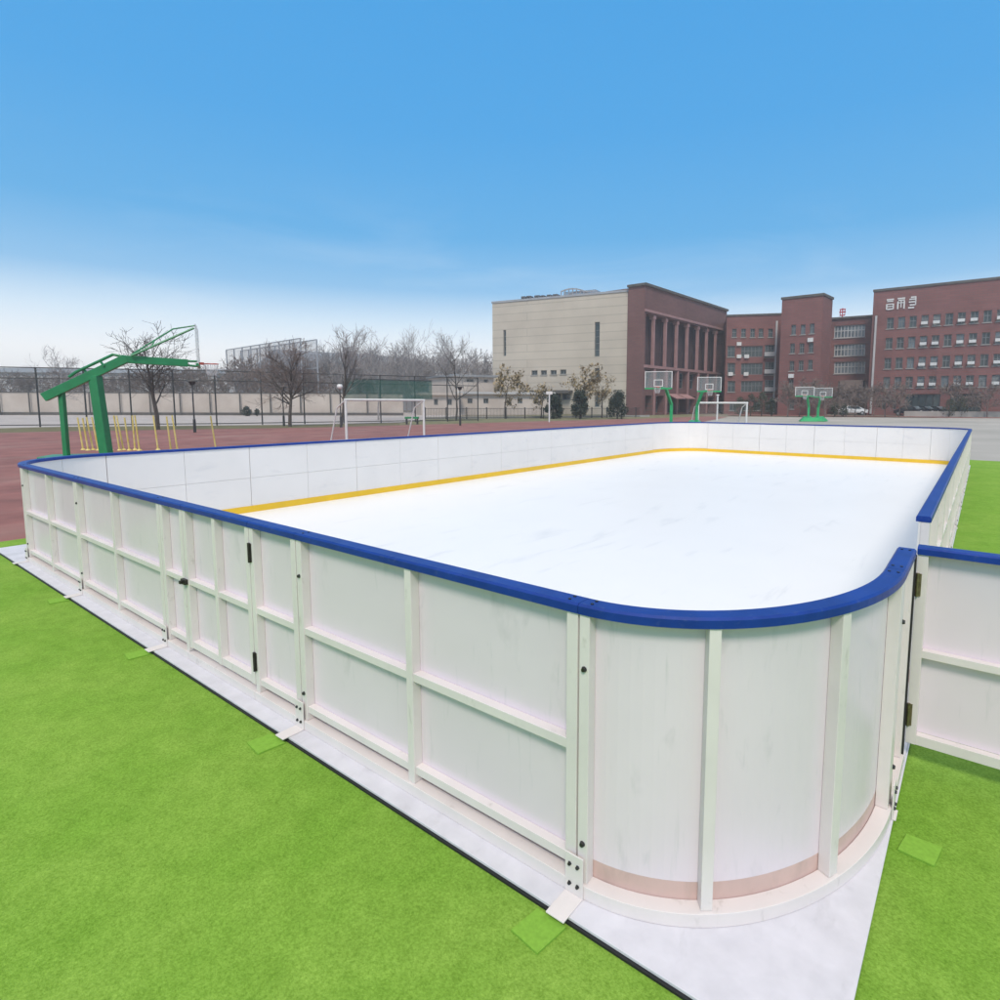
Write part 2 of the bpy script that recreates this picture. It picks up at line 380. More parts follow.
# near side: two plain sections, the gated section, then on to the left corner
module(fA, -1.80, 0, (.5,))
module(fA, -5.48, -3.59, (.49,)); module(fA, -7.32, -5.48, (.5,))
# section with the closed gate
module(fA, -2.30, -1.80, (), endposts=(False, True), bl=False)
module(fA, -3.59, -3.21, (), endposts=(True, False), bl=False)
def gate(f, s0, s1, base_z, hinge_s, latch_s, mid, hm, top_rail=True, label=None, railp=RAIL, low=None):
    ps = MB(); ps.map(f, s0+.006, s1-.006, -.060, -.048, base_z+.05, .5725); ps.map(f, s0+.006, s1-.006, -.060, -.048, .576, H-RH-.001)
    g = ps.build('gate', M['board'], barrier)
    if label: g['label'] = label
    for a, c in ((s0+.006, s0+.05), (s1-.05, s1-.006))+(((s0+s1)/2-.02, (s0+s1)/2+.02),)*(1 if mid else 0):
        p = MB(); p.map(f, a, c, -.0475, .0, base_z, H-RH-.001); p.build('post', M['steel'], g, bevel=.002)
    sp = [(s0+.05, s1-.05)] if not mid else [(s0+.05, (s0+s1)/2-.02), ((s0+s1)/2+.02, s1-.05)]
    cb = MB(); kb = MB(); bb = MB()
    for a, c in sp:
        cb.map(f, a, c, -.0475, -.004, .552, .590); kb.map(f, a, c, -.0475, -.004, base_z, base_z+.05)
    cb.build('crossbar', M['steel'], g, bevel=.002); kb.build('bottom_bar', M['steel'], g, bevel=.002)
    if top_rail:
        r = MB(); r.prof(f, s0+.003, s1-.003, railp); r.build('top_rail', M['blue'], g)
    for z in (.915, .255):
        h = MB(); h.map(f, hinge_s-.016, hinge_s+.016, .0005, .006, z-.055, z+.055)
        c = V(f(hinge_s, .008, z-.058)); e = V(f(hinge_s, .008, z+.058)); h.tube([c, e], .008, 8)
        h.build('hinge', hm, g)
    if latch_s is not None:
        l = MB(); l.map(f, latch_s-.03, latch_s+.035, .0005, .022, .553, .588); l.map(f, latch_s-.012, latch_s+.01, .022, .04, .56, .58)
        l.build('latch', M['dark_metal'], g)
    return g
gate(fA, -3.21, -2.30, .105, -2.29, -3.205, True, M['dark_metal'], label='closed gate with black hinges in the long near side')
p_ = module  # posts either side of the gate
for s in (-2.30+.024, -3.21-.024):
    b = MB(); b.map(fA, s-.021, s+.021, -.0475, 0, Z0+.051, H-RH-.001); b.build('post', M['steel'], barrier.children[2] if False else [c for c in barrier.children if c.name.startswith('board_panel')][0], bevel=.002)
b = MB(); b.map(fA, -3.21, -2.30, -.0475, .012, Z0, Z0+.05); b.build('sill_rail', M['steel'], barrier, bevel=.002)
b = MB(); b.map(fA, -3.205, -2.305, -.058, -.049, Z0, .10); b.build('kick_sheet', M['pink'], barrier)
for s in (0, -1.80, -3.59, -5.48, -7.32): bracket(fA, s)
# near corner: three curved panels in one section
module(fN, 0, 90, (1/3, 2/3), seg=30, scale=RX*math.pi/180*1.15, cross=False, bl=True)
# near right side: stub, opening with the gate swung out, and the long run beyond
module(fB, RY, 1.60, (), cross=False)
gd = lambda s, n, z: (RK_W+.002+s, 1.655-n, z)
og = gate(gd, 0, .95, .105, .012, None, False, M['brass'], label='gate swung open outwards at right, with tarnished hinges')
b = MB(); b.box(RK_W-.03, RK_W+.0065, 1.604, 1.654, Z0, H-.04); b.build('hinge_gap_shade', M['black'], og)  # black strip puts the shade of the open hinge gap into colour
ys = [2.58]; k = 8
for i in range(8): ys.append(2.58+(RK_D-.95-2.58)*(i+1)/8)
for i in range(8): module(fB, ys[i], ys[i+1], (.5,), bl=False, m='inner')
b = MB(); b.map(fB, 1.60, 2.58, -.06, .012, Z0, Z0+.012); b.build('threshold', M['steel'], barrier)
bracket(fB, RY, foot=.03); bracket(fB, 2.62, foot=.03)
for y in ys[1:-1]: bracket(fB, y, foot=.03)
# far right corner, far side, far corner, left side, left corner
module(farc(-.12, RK_D-.95, .975, .95, 0), 0, 90, (1/3, 2/3), seg=18, scale=.96*math.pi/180, cross=False, bl=False, m='inner')
xs = [.12, 1.53, 3.34, 5.11, 6.975]
for i in range(4): module(fC, xs[i], xs[i+1], (.5,), bl=False, m='inner'); bracket(fC, xs[i])
module(farc(-RK_L+1.35, RK_D-1.9, 1.35, 1.9, 90), 0, 90, (1/3, 2/3), seg=24, scale=1.6*math.pi/180, cross=False, bl=False, m='inner')
yd = [1.9]+[RK_D-y for y in (15.2, 13.15, 11.1, 9.03, 6.98, 4.93, 2.95, 1.05)]
for i in range(8): module(fD, yd[i], yd[i+1], (.5,), bl=False, m='inner'); bracket(fD, yd[i])
module(farc(-RK_L+1.0, 1.05, 1.0, 1.05, 180), 0, 90, (1/3, 2/3), seg=24, scale=math.pi/180, cross=False, bl=False, m='inner')
bracket(fD, yd[-1])
# lighter turf squares where the feet were set
for i, (x, y) in enumerate([(-.02, -.19), (-1.83, -.19), (-3.62, -.18), (-5.5, -.18), (.99, 1.02)]):
    b = MB(); w = .062+.01*(i % 2)
    b.hexa([(x-w-.02, y-.055, -.003), (x+w-.02, y-.07, -.003), (x+w, y+.065, -.003), (x-w, y+.065, -.003), (x-w-.02, y-.055, .004), (x+w-.02, y-.07, .004), (x+w, y+.065, .004), (x-w, y+.065, .004)])
    tag(b.build('turf_patch', M['turf_patch'], loc=(x, y, 0)), kind='structure')
# ------------------------------------------------------------------ facades
class Fac:
    """front plane of a building from ground point P to ground point Q (left to right as seen from the rink)"""
    def __init__(s, P, Q):
        s.P = V((P[0], P[1], 0)); s.Q = V((Q[0], Q[1], 0)); s.T = (s.Q-s.P).normalized(); s.L = (s.Q-s.P).length
        s.N = V((s.T.y, -s.T.x, 0))
        if (V((CP.x, CP.y, 0))-s.P).dot(s.N) < 0: s.N = -s.N
    def uv(s, x, y):
        r = ray(x, y); t = (s.P-CP).dot(s.N)/r.dot(s.N); p = CP+r*t; return (p-s.P).dot(s.T), p.z
    def rect(s, x0, y0, x1, y1):          # pixel rectangle -> (u0,u1,z0,z1) using its centre lines
        xm, ym = (x0+x1)/2, (y0+y1)/2
        return (s.uv(x0, ym)[0], s.uv(x1, ym)[0], s.uv(xm, y1)[1], s.uv(xm, y0)[1])
    def f(s, u, n, z): return s.P+s.T*u+s.N*n+V((0, 0, z))
def wall(fc, name, m, H, holes, par, th=.4, u0=0, u1=None, z0=-.05):
    u1 = fc.L if u1 is None else u1
    us = sorted({u0, u1}|{min(max(h[0], u0), u1) for h in holes}|{min(max(h[1], u0), u1) for h in holes})
    zs = sorted({z0, H}|{max(h[2], z0) for h in holes}|{min(h[3], H) for h in holes})
    b = MB(); idx = {}
    def inh(u, z): return any(h[0] < u < h[1] and h[2] < z < h[3] for h in holes)
    solid = [[not inh((us[i]+us[i+1])/2, (zs[j]+zs[j+1])/2) for j in range(len(zs)-1)] for i in range(len(us)-1)]
    def vert(i, j, k):
        if (i, j, k) not in idx: idx[(i, j, k)] = len(b.v); b.v.append(fc.f(us[i], -th*k, zs[j]))
        return idx[(i, j, k)]
    def S(i, j): return 0 <= i < len(us)-1 and 0 <= j < len(zs)-1 and solid[i][j]
    for i in range(len(us)-1):
        for j in range(len(zs)-1):
            if not solid[i][j]: continue
            for k in (0, 1): b.f.append((vert(i, j, k), vert(i+1, j, k), vert(i+1, j+1, k), vert(i, j+1, k)))
            if not S(i-1, j): b.f.append((vert(i, j, 0), vert(i, j, 1), vert(i, j+1, 1), vert(i, j+1, 0)))
            if not S(i+1, j): b.f.append((vert(i+1, j, 0), vert(i+1, j, 1), vert(i+1, j+1, 1), vert(i+1, j+1, 0)))
            if not S(i, j-1): b.f.append((vert(i, j, 0), vert(i, j, 1), vert(i+1, j, 1), vert(i+1, j, 0)))
            if not S(i, j+1): b.f.append((vert(i, j+1, 0), vert(i, j+1, 1), vert(i+1, j+1, 1), vert(i+1, j+1, 0)))
    return b.build(name, m, par)
def window(fc, h, par, glass='glass', nv=1, nh=1, fw=.09, sill=True, deep=.3, frame='frame', label=None):
    u0, u1, z0, z1 = h
    g = MB(); g.map(fc.f, u0, u1, -deep-.02, -deep, z0, z1); w_ = g.build('window', M[glass], par)
    if label: w_['label'] = label
    fr = MB(); n0, n1 = -deep+.003, -deep+.08
    fr.map(fc.f, u0+.002, u0+fw, n0, n1, z0+.002, z1-.002); fr.map(fc.f, u1-fw, u1-.002, n0, n1, z0+.002, z1-.002)
    fr.map(fc.f, u0+fw, u1-fw, n0, n1, z0+.002, z0+fw); fr.map(fc.f, u0+fw, u1-fw, n0, n1, z1-fw, z1-.002)
    for i in range(nv):
        u = u0+(u1-u0)*(i+1)/(nv+1); fr.map(fc.f, u-fw/2, u+fw/2, n0, n1-.005, z0+fw, z1-fw)
    for i in range(nh):
        z = z0+(z1-z0)*(i+1)/(nh+1)*1.15; fr.map(fc.f, u0+fw, u1-fw, n0, n1-.01, z-fw/2, z+fw/2)
    fr.build('window_frame', M[frame], w_)
    if sill:
        s = MB(); s.map(fc.f, u0-.12, u1+.12, -.05, .12, z0-.12, z0-.003); s.build('sill', M['stonelow'], w_)
    return w_
def block(name, fc, H, m, par, th=.4, depth=14, back=None):
    """the body behind a facade wall"""
    b = MB(); P = fc.f(0, -th-.002, 0); Q = fc.f(fc.L, -th-.002, 0)
    B = back or (fc.f(fc.L, -depth, 0), fc.f(0, -depth, 0))
    pts = [P, Q, B[0], B[1]]
    b.hexa([V((p.x, p.y, -.05)) for p in pts]+[V((p.x, p.y, H)) for p in pts])
    return b.build(name, m, par)

# --- beige and brick hall
P1 = at(643, 86); HB = zat(643, 285.3, 86)
P2 = gp(727, 311.3, HB); P0 = gp(628.5, 287.6, HB); P2 = V((P2.x, P2.y, 0)); P0 = V((P0.x, P0.y, 0))
HBe = zat(628.5, 291.5, at(628.5, 0).x*0+(V((P0.x, P0.y, 0))-V((CP.x, CP.y, 0))).dot(Fh)+.3)
Pb = W(628.5, 403, (P0-V((CP.x, CP.y, 0))).dot(Fh)+.35); Pl = gp(492.3, 303.5, HBe); Pb = V((Pb.x, Pb.y, 0)); Pl = V((Pl.x, Pl.y, 0))
hall = empty('assembly_hall', P1, 'large hall with blank beige stone side and dark brick colonnade front', 'building')
fb = Fac(P1, P2); fs = Fac(P0, P1); fe = Fac(Pl, Pb)
mb = brick('brown_brick_front', (.20, .095, .085), (.17, .08, .075), (.15, .10, .09), fb.T, .9, .3, .03)
mbs = brick('brown_brick_side', (.20, .095, .085), (.17, .08, .075), (.15, .10, .09), fs.T, .9, .3, .03)
me = brick('beige_stone_cladding', (.545, .48, .395), (.515, .45, .37), (.43, .38, .31), fe.T, 90., 1.25, .07, var=.08)
mpink = mat('pinkish_pier_stone', (.36, .20, .19), .85, .12, .8)
# front: recess behind tall piers
u_a = fb.uv(645.5, 330)[0]; u_b = fb.uv(725.2, 350)[0]
zt = fb.uv(645.5, 313.2)[1]; zm = fb.uv(645.5, 364.5)[1]; zm2 = fb.uv(671, 372)[1]; zl = fb.uv(671, 388)[1]; zg = fb.uv(671, 396)[1]
upper = (u_a, u_b, zm, zt); cols = [fb.uv(x, 340)[0] for x in (655, 667, 678.2, 688.8, 699.2, 708.3, 717.2)]
edges = [u_a]+cols+[u_b]; mids = []; grounds = []
for i in range(8):
    a = edges[i]+(.45 if i else 0); c = edges[i+1]-(.45 if i < 7 else 0)
    if i >= 2: mids.append((a+.3, c-.1, zl, zm2))
    else: mids.append((a+.3, c-.1, zl, zm2))
    grounds.append((a+.3, c-.1, .3, zg))
wall(fb, 'brick_front', mb, HB, [upper]+mids+grounds, hall, th=1.6)
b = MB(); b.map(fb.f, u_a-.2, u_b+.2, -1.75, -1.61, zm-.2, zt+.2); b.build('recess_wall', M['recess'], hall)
for i, u in enumerate(cols):
    b = MB(); b.map(fb.f, u-.20, u+.20, -.55, -.12, zm, zt-.5); b.map(fb.f, u-.36, u+.36, -.8, -.05, zt-.5, zt-.002)
    b.build('pier', mpink, hall)
for u in cols:
    b = MB(); b.map(fb.f, u-.2, u+.2, .003, .16, 0, zm-.5); b.build('pilaster', mpink, hall)
b = MB(); b.map(fb.f, u_a-.3, u_b+.1, .003, .2, zm-.45, zm-.05); b.build('string_course', mpink, hall)
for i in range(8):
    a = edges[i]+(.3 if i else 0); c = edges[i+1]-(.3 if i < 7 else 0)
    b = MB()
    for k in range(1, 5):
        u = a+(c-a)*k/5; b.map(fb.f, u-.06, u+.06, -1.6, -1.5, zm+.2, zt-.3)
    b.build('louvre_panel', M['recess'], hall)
for h in mids: window(fb, h, hall, nv=1, nh=1, deep=.8, sill=False)
for h in grounds: window(fb, h, hall, nv=1, nh=1, deep=1.2, sill=False)
for h in (mids[2], mids[3]):          # small glass canopies above two entrances
    b = MB(); p = [fb.f(h[0]-.3, 0, zl-.9), fb.f(h[1]+.3, 0, zl-.9), fb.f(h[1]+.3, 1.6, zl-1.6), fb.f(h[0]-.3, 1.6, zl-1.6)]
    b.hexa([q-V((0, 0, .12)) for q in p]+p); b.build('canopy', mpink, hall)
b = MB(); b.map(fb.f, -.12, fb.L+.1, 0.003, .14, zt+.25, zt+.6); b.build('cornice', mpink, hall)
b = MB(); b.map(fb.f, -.25, fb.L+.2, -.5, .25, HB+.002, HB+.35); b.map(fs.f, -.1, fs.L-.3, -.5, .25, HB+.002, HB+.35); b.build('parapet', M['coping'], hall)
hs = [fs.rect(628.5, 380, 628.6, 381)]
wall(fs, 'brick_return', mbs, HB, [], hall, th=.4, u1=fs.L-.02)
bk = fb.f(fb.L, -24, 0); bk0 = fb.f(0, -24, 0)
b = MB(); pts = [fs.f(0, -.41, 0), fb.f(.5, -1.8, 0), fb.f(fb.L, -1.8, 0), bk, P0+(bk0-P1)*.98]
n = len(pts); b.add([V((p.x, p.y, -.05)) for p in pts]+[V((p.x, p.y, HB-.02)) for p in pts], [tuple(range(n))[::-1], tuple(range(n, 2*n))]+[(i, (i+1) % n, n+(i+1) % n, n+i) for i in range(n)])
b.build('brick_block', mb, hall)
# beige side
def R_(f, x, y, w, h): return f.rect(x-w/2, y-h/2, x+w/2, y+h/2)
slots = [fe.rect(503.4, 330, 506, 356), fe.rect(594.6, 322, 599.6, 356.5), fe.rect(594.6, 368, 599.4, 381), fe.rect(594.6, 393, 599.4, 407)]
wins = [R_(fe, x, y, 6, 4.6) for x, y in ((534.5, 372.7), (543.8, 372.6), (553.5, 372.4), (563.2, 371.8))]
lows = [R_(fe, x, 396.5, 8, 6) for x in (545, 556.5, 566)]
wall(fe, 'beige_side', me, HBe, slots+wins+lows, hall, th=.4)
for h in slots: window(fe, h, hall, nv=0, nh=5 if h[3]-h[2] > 4 else 2, sill=False, glass='glass')
for h in wins: window(fe, h, hall, nv=1, nh=0)
for h in lows: window(fe, h, hall, nv=1, nh=0)
block('beige_block', fe, HBe-.02, me, hall, th=.4, back=(fe.f(fe.L+6, -24, 0), fe.f(0, -24, 0)))
cz = fe.uv(550, 390.5)[1]; ua, ub_ = fe.uv(529, 390)[0], fe.uv(573, 390)[0]
b = MB(); b.map(fe.f, ua, ub_, .003, 1.6, cz-.45, cz); b.build('entrance_canopy', M['coping'], hall)
b = MB(); b.map(fe.f, -.1, fe.L-.02, -.42, .12, HBe+.002, HBe+.3); b.build('coping', M['hazegrey'], hall)
# rooftop plant
def roofbox(x, y, w_, h_, d_, fc, m, name, lab, cat, z0, grp, kind=0):
    u0, u1 = fc.uv(x-w_/2, y)[0], fc.uv(x+w_/2, y)[0]; hh = (u1-u0)*h_/w_
    base = fc.f((u0+u1)/2, -d_, z0); o = empty(name, base, lab, cat, grp)
    b = MB(); b.map(fc.f, u0, u1, -d_-1.2, -d_, z0+.2, z0+.2+hh); b.build('casing', m, o, bevel=.05)
    b = MB()
    for q in (.15, .85): b.map(fc.f, u0+(u1-u0)*q-.08, u0+(u1-u0)*q+.08, -d_-1.2, -d_, z0, z0+.2)
    b.build('support_frame', M['dark'], o)
    b = MB(); c = fc.f((u0+u1)/2, -d_+.02, z0+.2+hh/2); r = hh*.32
    b.tube([c, c+fc.N*.05], [r, r*.9], 12); b.build('fan', M['dark'], o)
for i, (x, w_, h_, o_) in enumerate(((518.5, 4, 4.6, 'leftmost'), (523, 4.2, 5, 'second from left'), (530.5, 5, 5.2, 'third from left'), (538, 3, 4.2, 'fourth from left'), (543.5, 4, 4.6, 'fifth from left'), (549, 4.5, 5, 'rightmost'))):
    roofbox(x, 300, w_, h_, 1.5+.3*(i % 3), fe, M['rust'], 'rooftop_unit', 'small dark roof unit on the beige hall, %s of the row' % o_, 'rooftop unit', HBe-.02, 'dark plant on the beige roof')
tw = empty('steel_roof_frame', fe.f(fe.L*.62, -6, HBe-.02), 'pale grey steel frame standing on the roof of the beige hall', 'roof frame')
b = MB(); zr = fe.uv(565, 289.5)[1]-HBe+1.4
us = [fe.uv(x, 294)[0] for x in (545, 549, 553, 557, 561, 565, 569, 573, 577, 582)]
for i, u in enumerate(us):
    hz = zr*(.72+.28*math.sin(math.pi*min(1, (i+1.5)/8)))
    for dpt in (-6, -9):
        b.bar(fe.f(u, dpt, HBe-.02), fe.f(u, dpt, HBe+hz), .14, .14)
b.build('uprights', M['hazegrey'], tw)
for lv, dpt in ((.5, -6), (.95, -6), (.95, -9)):
    b = MB()
    for i in range(len(us)-1):
        h1, h2 = [zr*(.72+.28*math.sin(math.pi*min(1, (j+1.5)/8)))*lv for j in (i, i+1)]
        b.bar(fe.f(us[i], dpt, HBe+h1), fe.f(us[i+1], dpt, HBe+h2), .14, .2)
    b.build('crosspiece', M['hazegrey'], tw)
b = MB(); b.map(fe.f, us[0]+.3, us[-1]-.3, -8.6, -6.3, HBe-.02, HBe+zr*.8); b.build('louvre_screen', M['cagenet'], tw)

# --- brick school: left wing, tower, glazed link, right wing
def mkbrick(nm, T, k=1.): return brick(nm, (.245*k, .10*k, .09*k), (.21*k, .086*k, .078*k), (.165*k, .10*k, .092*k), T, 1.1, .35, .03, var=.14)
Pw = at(724, 101); Hw = zat(727, 316.6, 101); Qw = gp(778.3, 315.0, Hw); Qw = Pw+(V((Qw.x, Qw.y, 0))-Pw)*1.35
wing = empty('left_school_wing', Pw, 'red brick school wing with dark ribbon windows, left of the tall tower', 'building')
fw_ = Fac(Pw, (Qw.x, Qw.y)); mw = mkbrick('red_brick_wing', fw_.T)
holes = [R_(fw_, x, 333, 4.6, 8.6) for x in (734.3, 743.5, 752.6, 761, 770.6)]
ribs = []
for y, dy in ((351.5, 11), (368.8, 11.5), (386.5, 11)):
    ribs += [R_(fw_, 731.3, y, 7.5, dy), R_(fw_, 751.8, y, 21.5, dy), R_(fw_, 769.5, y-.4, 9.5, dy+1.5)]
gr_ = [R_(fw_, x, 406, 7, 9) for x in (733, 745, 757, 769)]
wall(fw_, 'brick_wall', mw, Hw, holes+ribs+gr_, wing)
for h in holes: window(fw_, h, wing, nv=1, nh=1)
for i, h in enumerate(ribs): window(fw_, h, wing, nv=(1, 5, 2)[i % 3], nh=1, glass='glass', sill=(i % 3 != 1))
for h in gr_: window(fw_, h, wing, nv=1, nh=1)
block('wing_body', fw_, Hw-.02, mw, wing)
for i in (2, 5, 8):
    h = ribs[i]; b = MB(); b.map(fw_.f, h[0]-.1, h[1]+.1, .003, .9, (h[2]+h[3])/2-.9, (h[2]+h[3])/2-.2); b.build('balcony', M['palewall'], wing)
b = MB(); b.map(fw_.f, -.1, fw_.L-.05, -.5, .12, Hw+.002, Hw+.3); b.build('parapet', M['coping'], wing)
for x, y in ((739, 356.5), (746.5, 356.5), (730.5, 374), (746, 374), (739, 344)):
    u, z = fw_.uv(x, y); b = MB(); b.map(fw_.f, u-.38, u+.38, .003, .35, z-.3, z+.3); b.build('air_conditioner', M['unit'], wing)
# tower
Pt = at(777.7, 93); Ht = zat(777.7, 299.7, 93); Qt = gp(823.4, 295.4, Ht); St = gp(832.8, 299.7, Ht)
tower = empty('stair_tower', Pt, 'tall red brick tower block with rows of three narrow windows', 'building')
ft = Fac(Pt, (Qt.x, Qt.y)); fts = Fac((Qt.x, Qt.y), (St.x, St.y)); mt = mkbrick('red_brick_tower', ft.T, .97); mts = mkbrick('red_brick_tower_side', fts.T, .97)
holes = [R_(ft, x, y, 4.8, 10) for x, y in ((793.5, 329.8), (803, 329.5), (812, 328.6), (792.4, 348.4), (801.8, 348.2), (811, 347.6), (791.8, 366), (801, 365.6), (810.3, 364.8), (791, 384.4), (791.5, 404))]
wall(ft, 'brick_front', mt, Ht, holes, tower)
for i, h in enumerate(holes): window(ft, h, tower, nv=1, nh=1, glass='glassbl' if i < 3 else 'glass')
wall(fts, 'brick_side', mts, Ht, [], tower, u0=.41)
b = MB(); pts = [ft.f(0, -.402, 0), ft.f(ft.L-.4, -.402, 0), fts.f(fts.L, -.41, 0), ft.f(0, -9, 0)]
b.hexa([V((p.x, p.y, -.05)) for p in pts]+[V((p.x, p.y, Ht-.02)) for p in pts]); b.build('tower_body', mt, tower)
b = MB(); b.map(ft.f, -.15, ft.L+.15, -.5, .15, Ht+.002, Ht+.35); b.map(fts.f, .52, fts.L+.1, -.5, .15, Ht+.002, Ht+.35); b.build('parapet', M['coping'], tower)
for x, y in ((810.8, 340), (791.5, 376)):
    u, z = ft.uv(x, y); b = MB(); b.map(ft.f, u-.38, u+.38, .003, .35, z-.3, z+.3); b.build('air_conditioner', M['unit'], tower)
# white downpipe between wing and tower
u, _ = fw_.uv(775.6, 350); b = MB(); b.map(fw_.f, u-.14, u+.14, .003, .25, .1, fw_.uv(775.6, 321)[1]); b.build('downpipe', M['palewall'], wing)
# link
Pk = at(822, 103); Hk = zat(831, 319.9, 103); Qk = gp(876, 316.6, Hk)
link = empty('glazed_link', Pk, 'recessed dark link building with three bands of pale glazing', 'building')
fk = Fac(Pk, (Qk.x, Qk.y)); mk = mkbrick('red_brick_link', fk.T, .9)
holes = [R_(fk, 849.7, y, 31, h) for y, h in ((331.3, 12.6), (350, 12), (367.5, 12))]; lowh = [R_(fk, 851, 396, 27, 30)]
wall(fk, 'brick_wall', mk, Hk, holes+lowh, link)
for h in holes: window(fk, h, link, glass='glassbl', nv=8, nh=1, fw=.13, frame='palewall')
h = lowh[0]; window(fk, h, link, nv=3, nh=1, deep=.38, sill=False)
block('link_body', fk, Hk-.02, mk, link)
b = MB(); b.map(fk.f, 0, fk.L, -.5, .3, Hk+.002, Hk+.3); b.build('parapet', M['coping'], link)
uu = fk.uv(852, 400)
b = MB(); b.map(fk.f, fk.uv(841, 400)[0], fk.uv(864, 400)[0], .3, 4., .0, fk.uv(852, 381)[1]); b.build('porch', mat('brown_render', (.20, .15, .13), .9, .12, .6), link)
sg = empty('rooftop_sign', fk.f(fk.uv(842, 312)[0], -.8, Hk-.02), 'small red character sign standing on the roof of the glazed link', 'sign')
u, z = fk.uv(842, 312)
b = MB()
for zz, hw in ((z+.55, .45), (z+.1, .5), (z-.45, .42)): b.map(fk.f, u-hw, u+hw, -.9, -.75, zz-.1, zz+.1)
b.map(fk.f, u-.42, u-.3, -.9, -.75, z-.45, z+.5); b.map(fk.f, u+.3, u+.42, -.9, -.75, z-.45, z+.5); b.map(fk.f, u-.08, u+.08, -.9, -.76, z-.7, z+.75)
b.build('character', M['redsign'], sg)
b = MB(); b.bar(fk.f(u, -.95, Hk-.02), fk.f(u, -.95, z-.3), .08, .08); b.build('support_post', M['hazegrey'], sg)
# right wing
Pr = at(867.4, 94); Hr = zat(867.4, 292, 94); Qr = gp(939, 285.4, Hr); Qr = Pr+(V((Qr.x, Qr.y, 0))-Pr)*2.3
rw = empty('right_school_wing', Pr, 'tall red brick school building with rows of small windows and white rooftop characters', 'building')
fr_ = Fac(Pr, Qr); mr_ = mkbrick('red_brick_right', fr_.T)
base = {r: fr_.uv(889, y)[1] for r, y in enumerate((323.3, 343.4, 363.4, 382.6))}
du = fr_.uv(900.2, 343)[0]-fr_.uv(889, 343)[0]; ua = fr_.uv(889, 343)[0]
holes = []
for r in range(4):
    for c_ in range(16):
        u = ua+du*c_
        if u+1 > fr_.L: break
        holes.append((u-.47, u+.47, base[r]-.85, base[r]+.85))
gar = [fr_.rect(904.5, 394, 940, 413)]; gar.append((gar[0][1]+1.2, gar[0][1]+5, .2, gar[0][3])); small = [R_(fr_, x, 404, 3.6, 11) for x in (883.5, 894.5)]
wall(fr_, 'brick_wall', mr_, Hr, holes+gar+small, rw)
rw_ = random.Random(4)
for h in holes: window(fr_, h, rw, nv=1, nh=1, glass=rw_.choice(['glass', 'glass', 'glassbl', 'curtain']))
for h in small: window(fr_, h, rw, nv=0, nh=1, sill=False)
for h in gar: window(fr_, h, rw, nv=4, nh=0, deep=.38, sill=False, frame='dark')
block('wing_body', fr_, Hr-.02, mr_, rw)
b = MB(); b.map(fr_.f, -.1, fr_.L, -.5, .15, Hr+.002, Hr+.35); b.build('parapet', M['coping'], rw)
for x in (876.2,):
    u = fr_.uv(874.5, 350)[0]; b = MB(); b.map(fr_.f, u-.13, u+.13, .003, .28, .2, fr_.uv(876, 316)[1]); b.build('downpipe', M['palewall'], rw)
for r in range(4):
    for c_ in (3, 4, 6, 7, 9):
        u = ua+du*c_; b = MB(); b.map(fr_.f, u-.42, u+.42, .13, .45, base[r]-.55, base[r]-.12); b.build('air_conditioner', M['unit'], rw)
# three weathered white characters near the roof, strokes as bars
def strokes(cx, cy, bars):
    u0, z0 = fr_.uv(cx, cy); b = MB()
    for (x0, z0_, x1, z1_, t) in bars:
        b.map(fr_.f, u0+x0-(t/2 if x0 == x1 else 0), u0+x1+(t/2 if x0 == x1 else 0), .02, .14, z0+min(z0_, z1_)-(t/2 if z0_ == z1_ else 0), z0+max(z0_, z1_)+(t/2 if z0_ == z1_ else 0))
    b.build('sign_character', M['white_paint'], rw)
strokes(890.2, 304.6, [(-.48, .75, .48, .75, .22), (-.42, .48, .42, .48, .16), (-.45, -.75, -.45, .1, .17), (.45, -.75, .45, .1, .17), (-.37, .05, .37, .05, .16), (-.37, -.3, .37, -.3, .14), (-.37, -.7, .37, -.7, .2)])
strokes(901.2, 303.6, [(-.5, .78, .5, .78, .2), (-.36, .5, .5, .5, .18), (-.42, -.8, -.42, .35, .2), (0, -.6, 0, .4, .14), (.42, -.8, .42, .35, .2), (-.3, .12, .3, .12, .13)])
strokes(912.3, 302.6, [(-.2, .8, .5, .8, .2), (-.4, .5, .4, .5, .18), (-.45, .1, .45, .1, .18), (-.3, -.35, .42, -.35, .2), (-.5, -.75, .3, -.75, .22), (.45, -.4, .45, .7, .14)])
# low kerb wall in front of the right wing and a long stone base
kw = MB(); a0 = at(905, 84); a1 = at(1060, 78); d_ = (a1-a0).normalized(); nrm = V((d_.y, -d_.x, 0))
kw.hexa([a0, a1, a1-nrm*.4, a0-nrm*.4]+[p+V((0, 0, .75)) for p in (a0, a1, a1-nrm*.4, a0-nrm*.4)])
tag(kw.build('kerb_wall', M['stonelow'], loc=a0), 'low grey stone wall in front of the parked cars', 'wall')

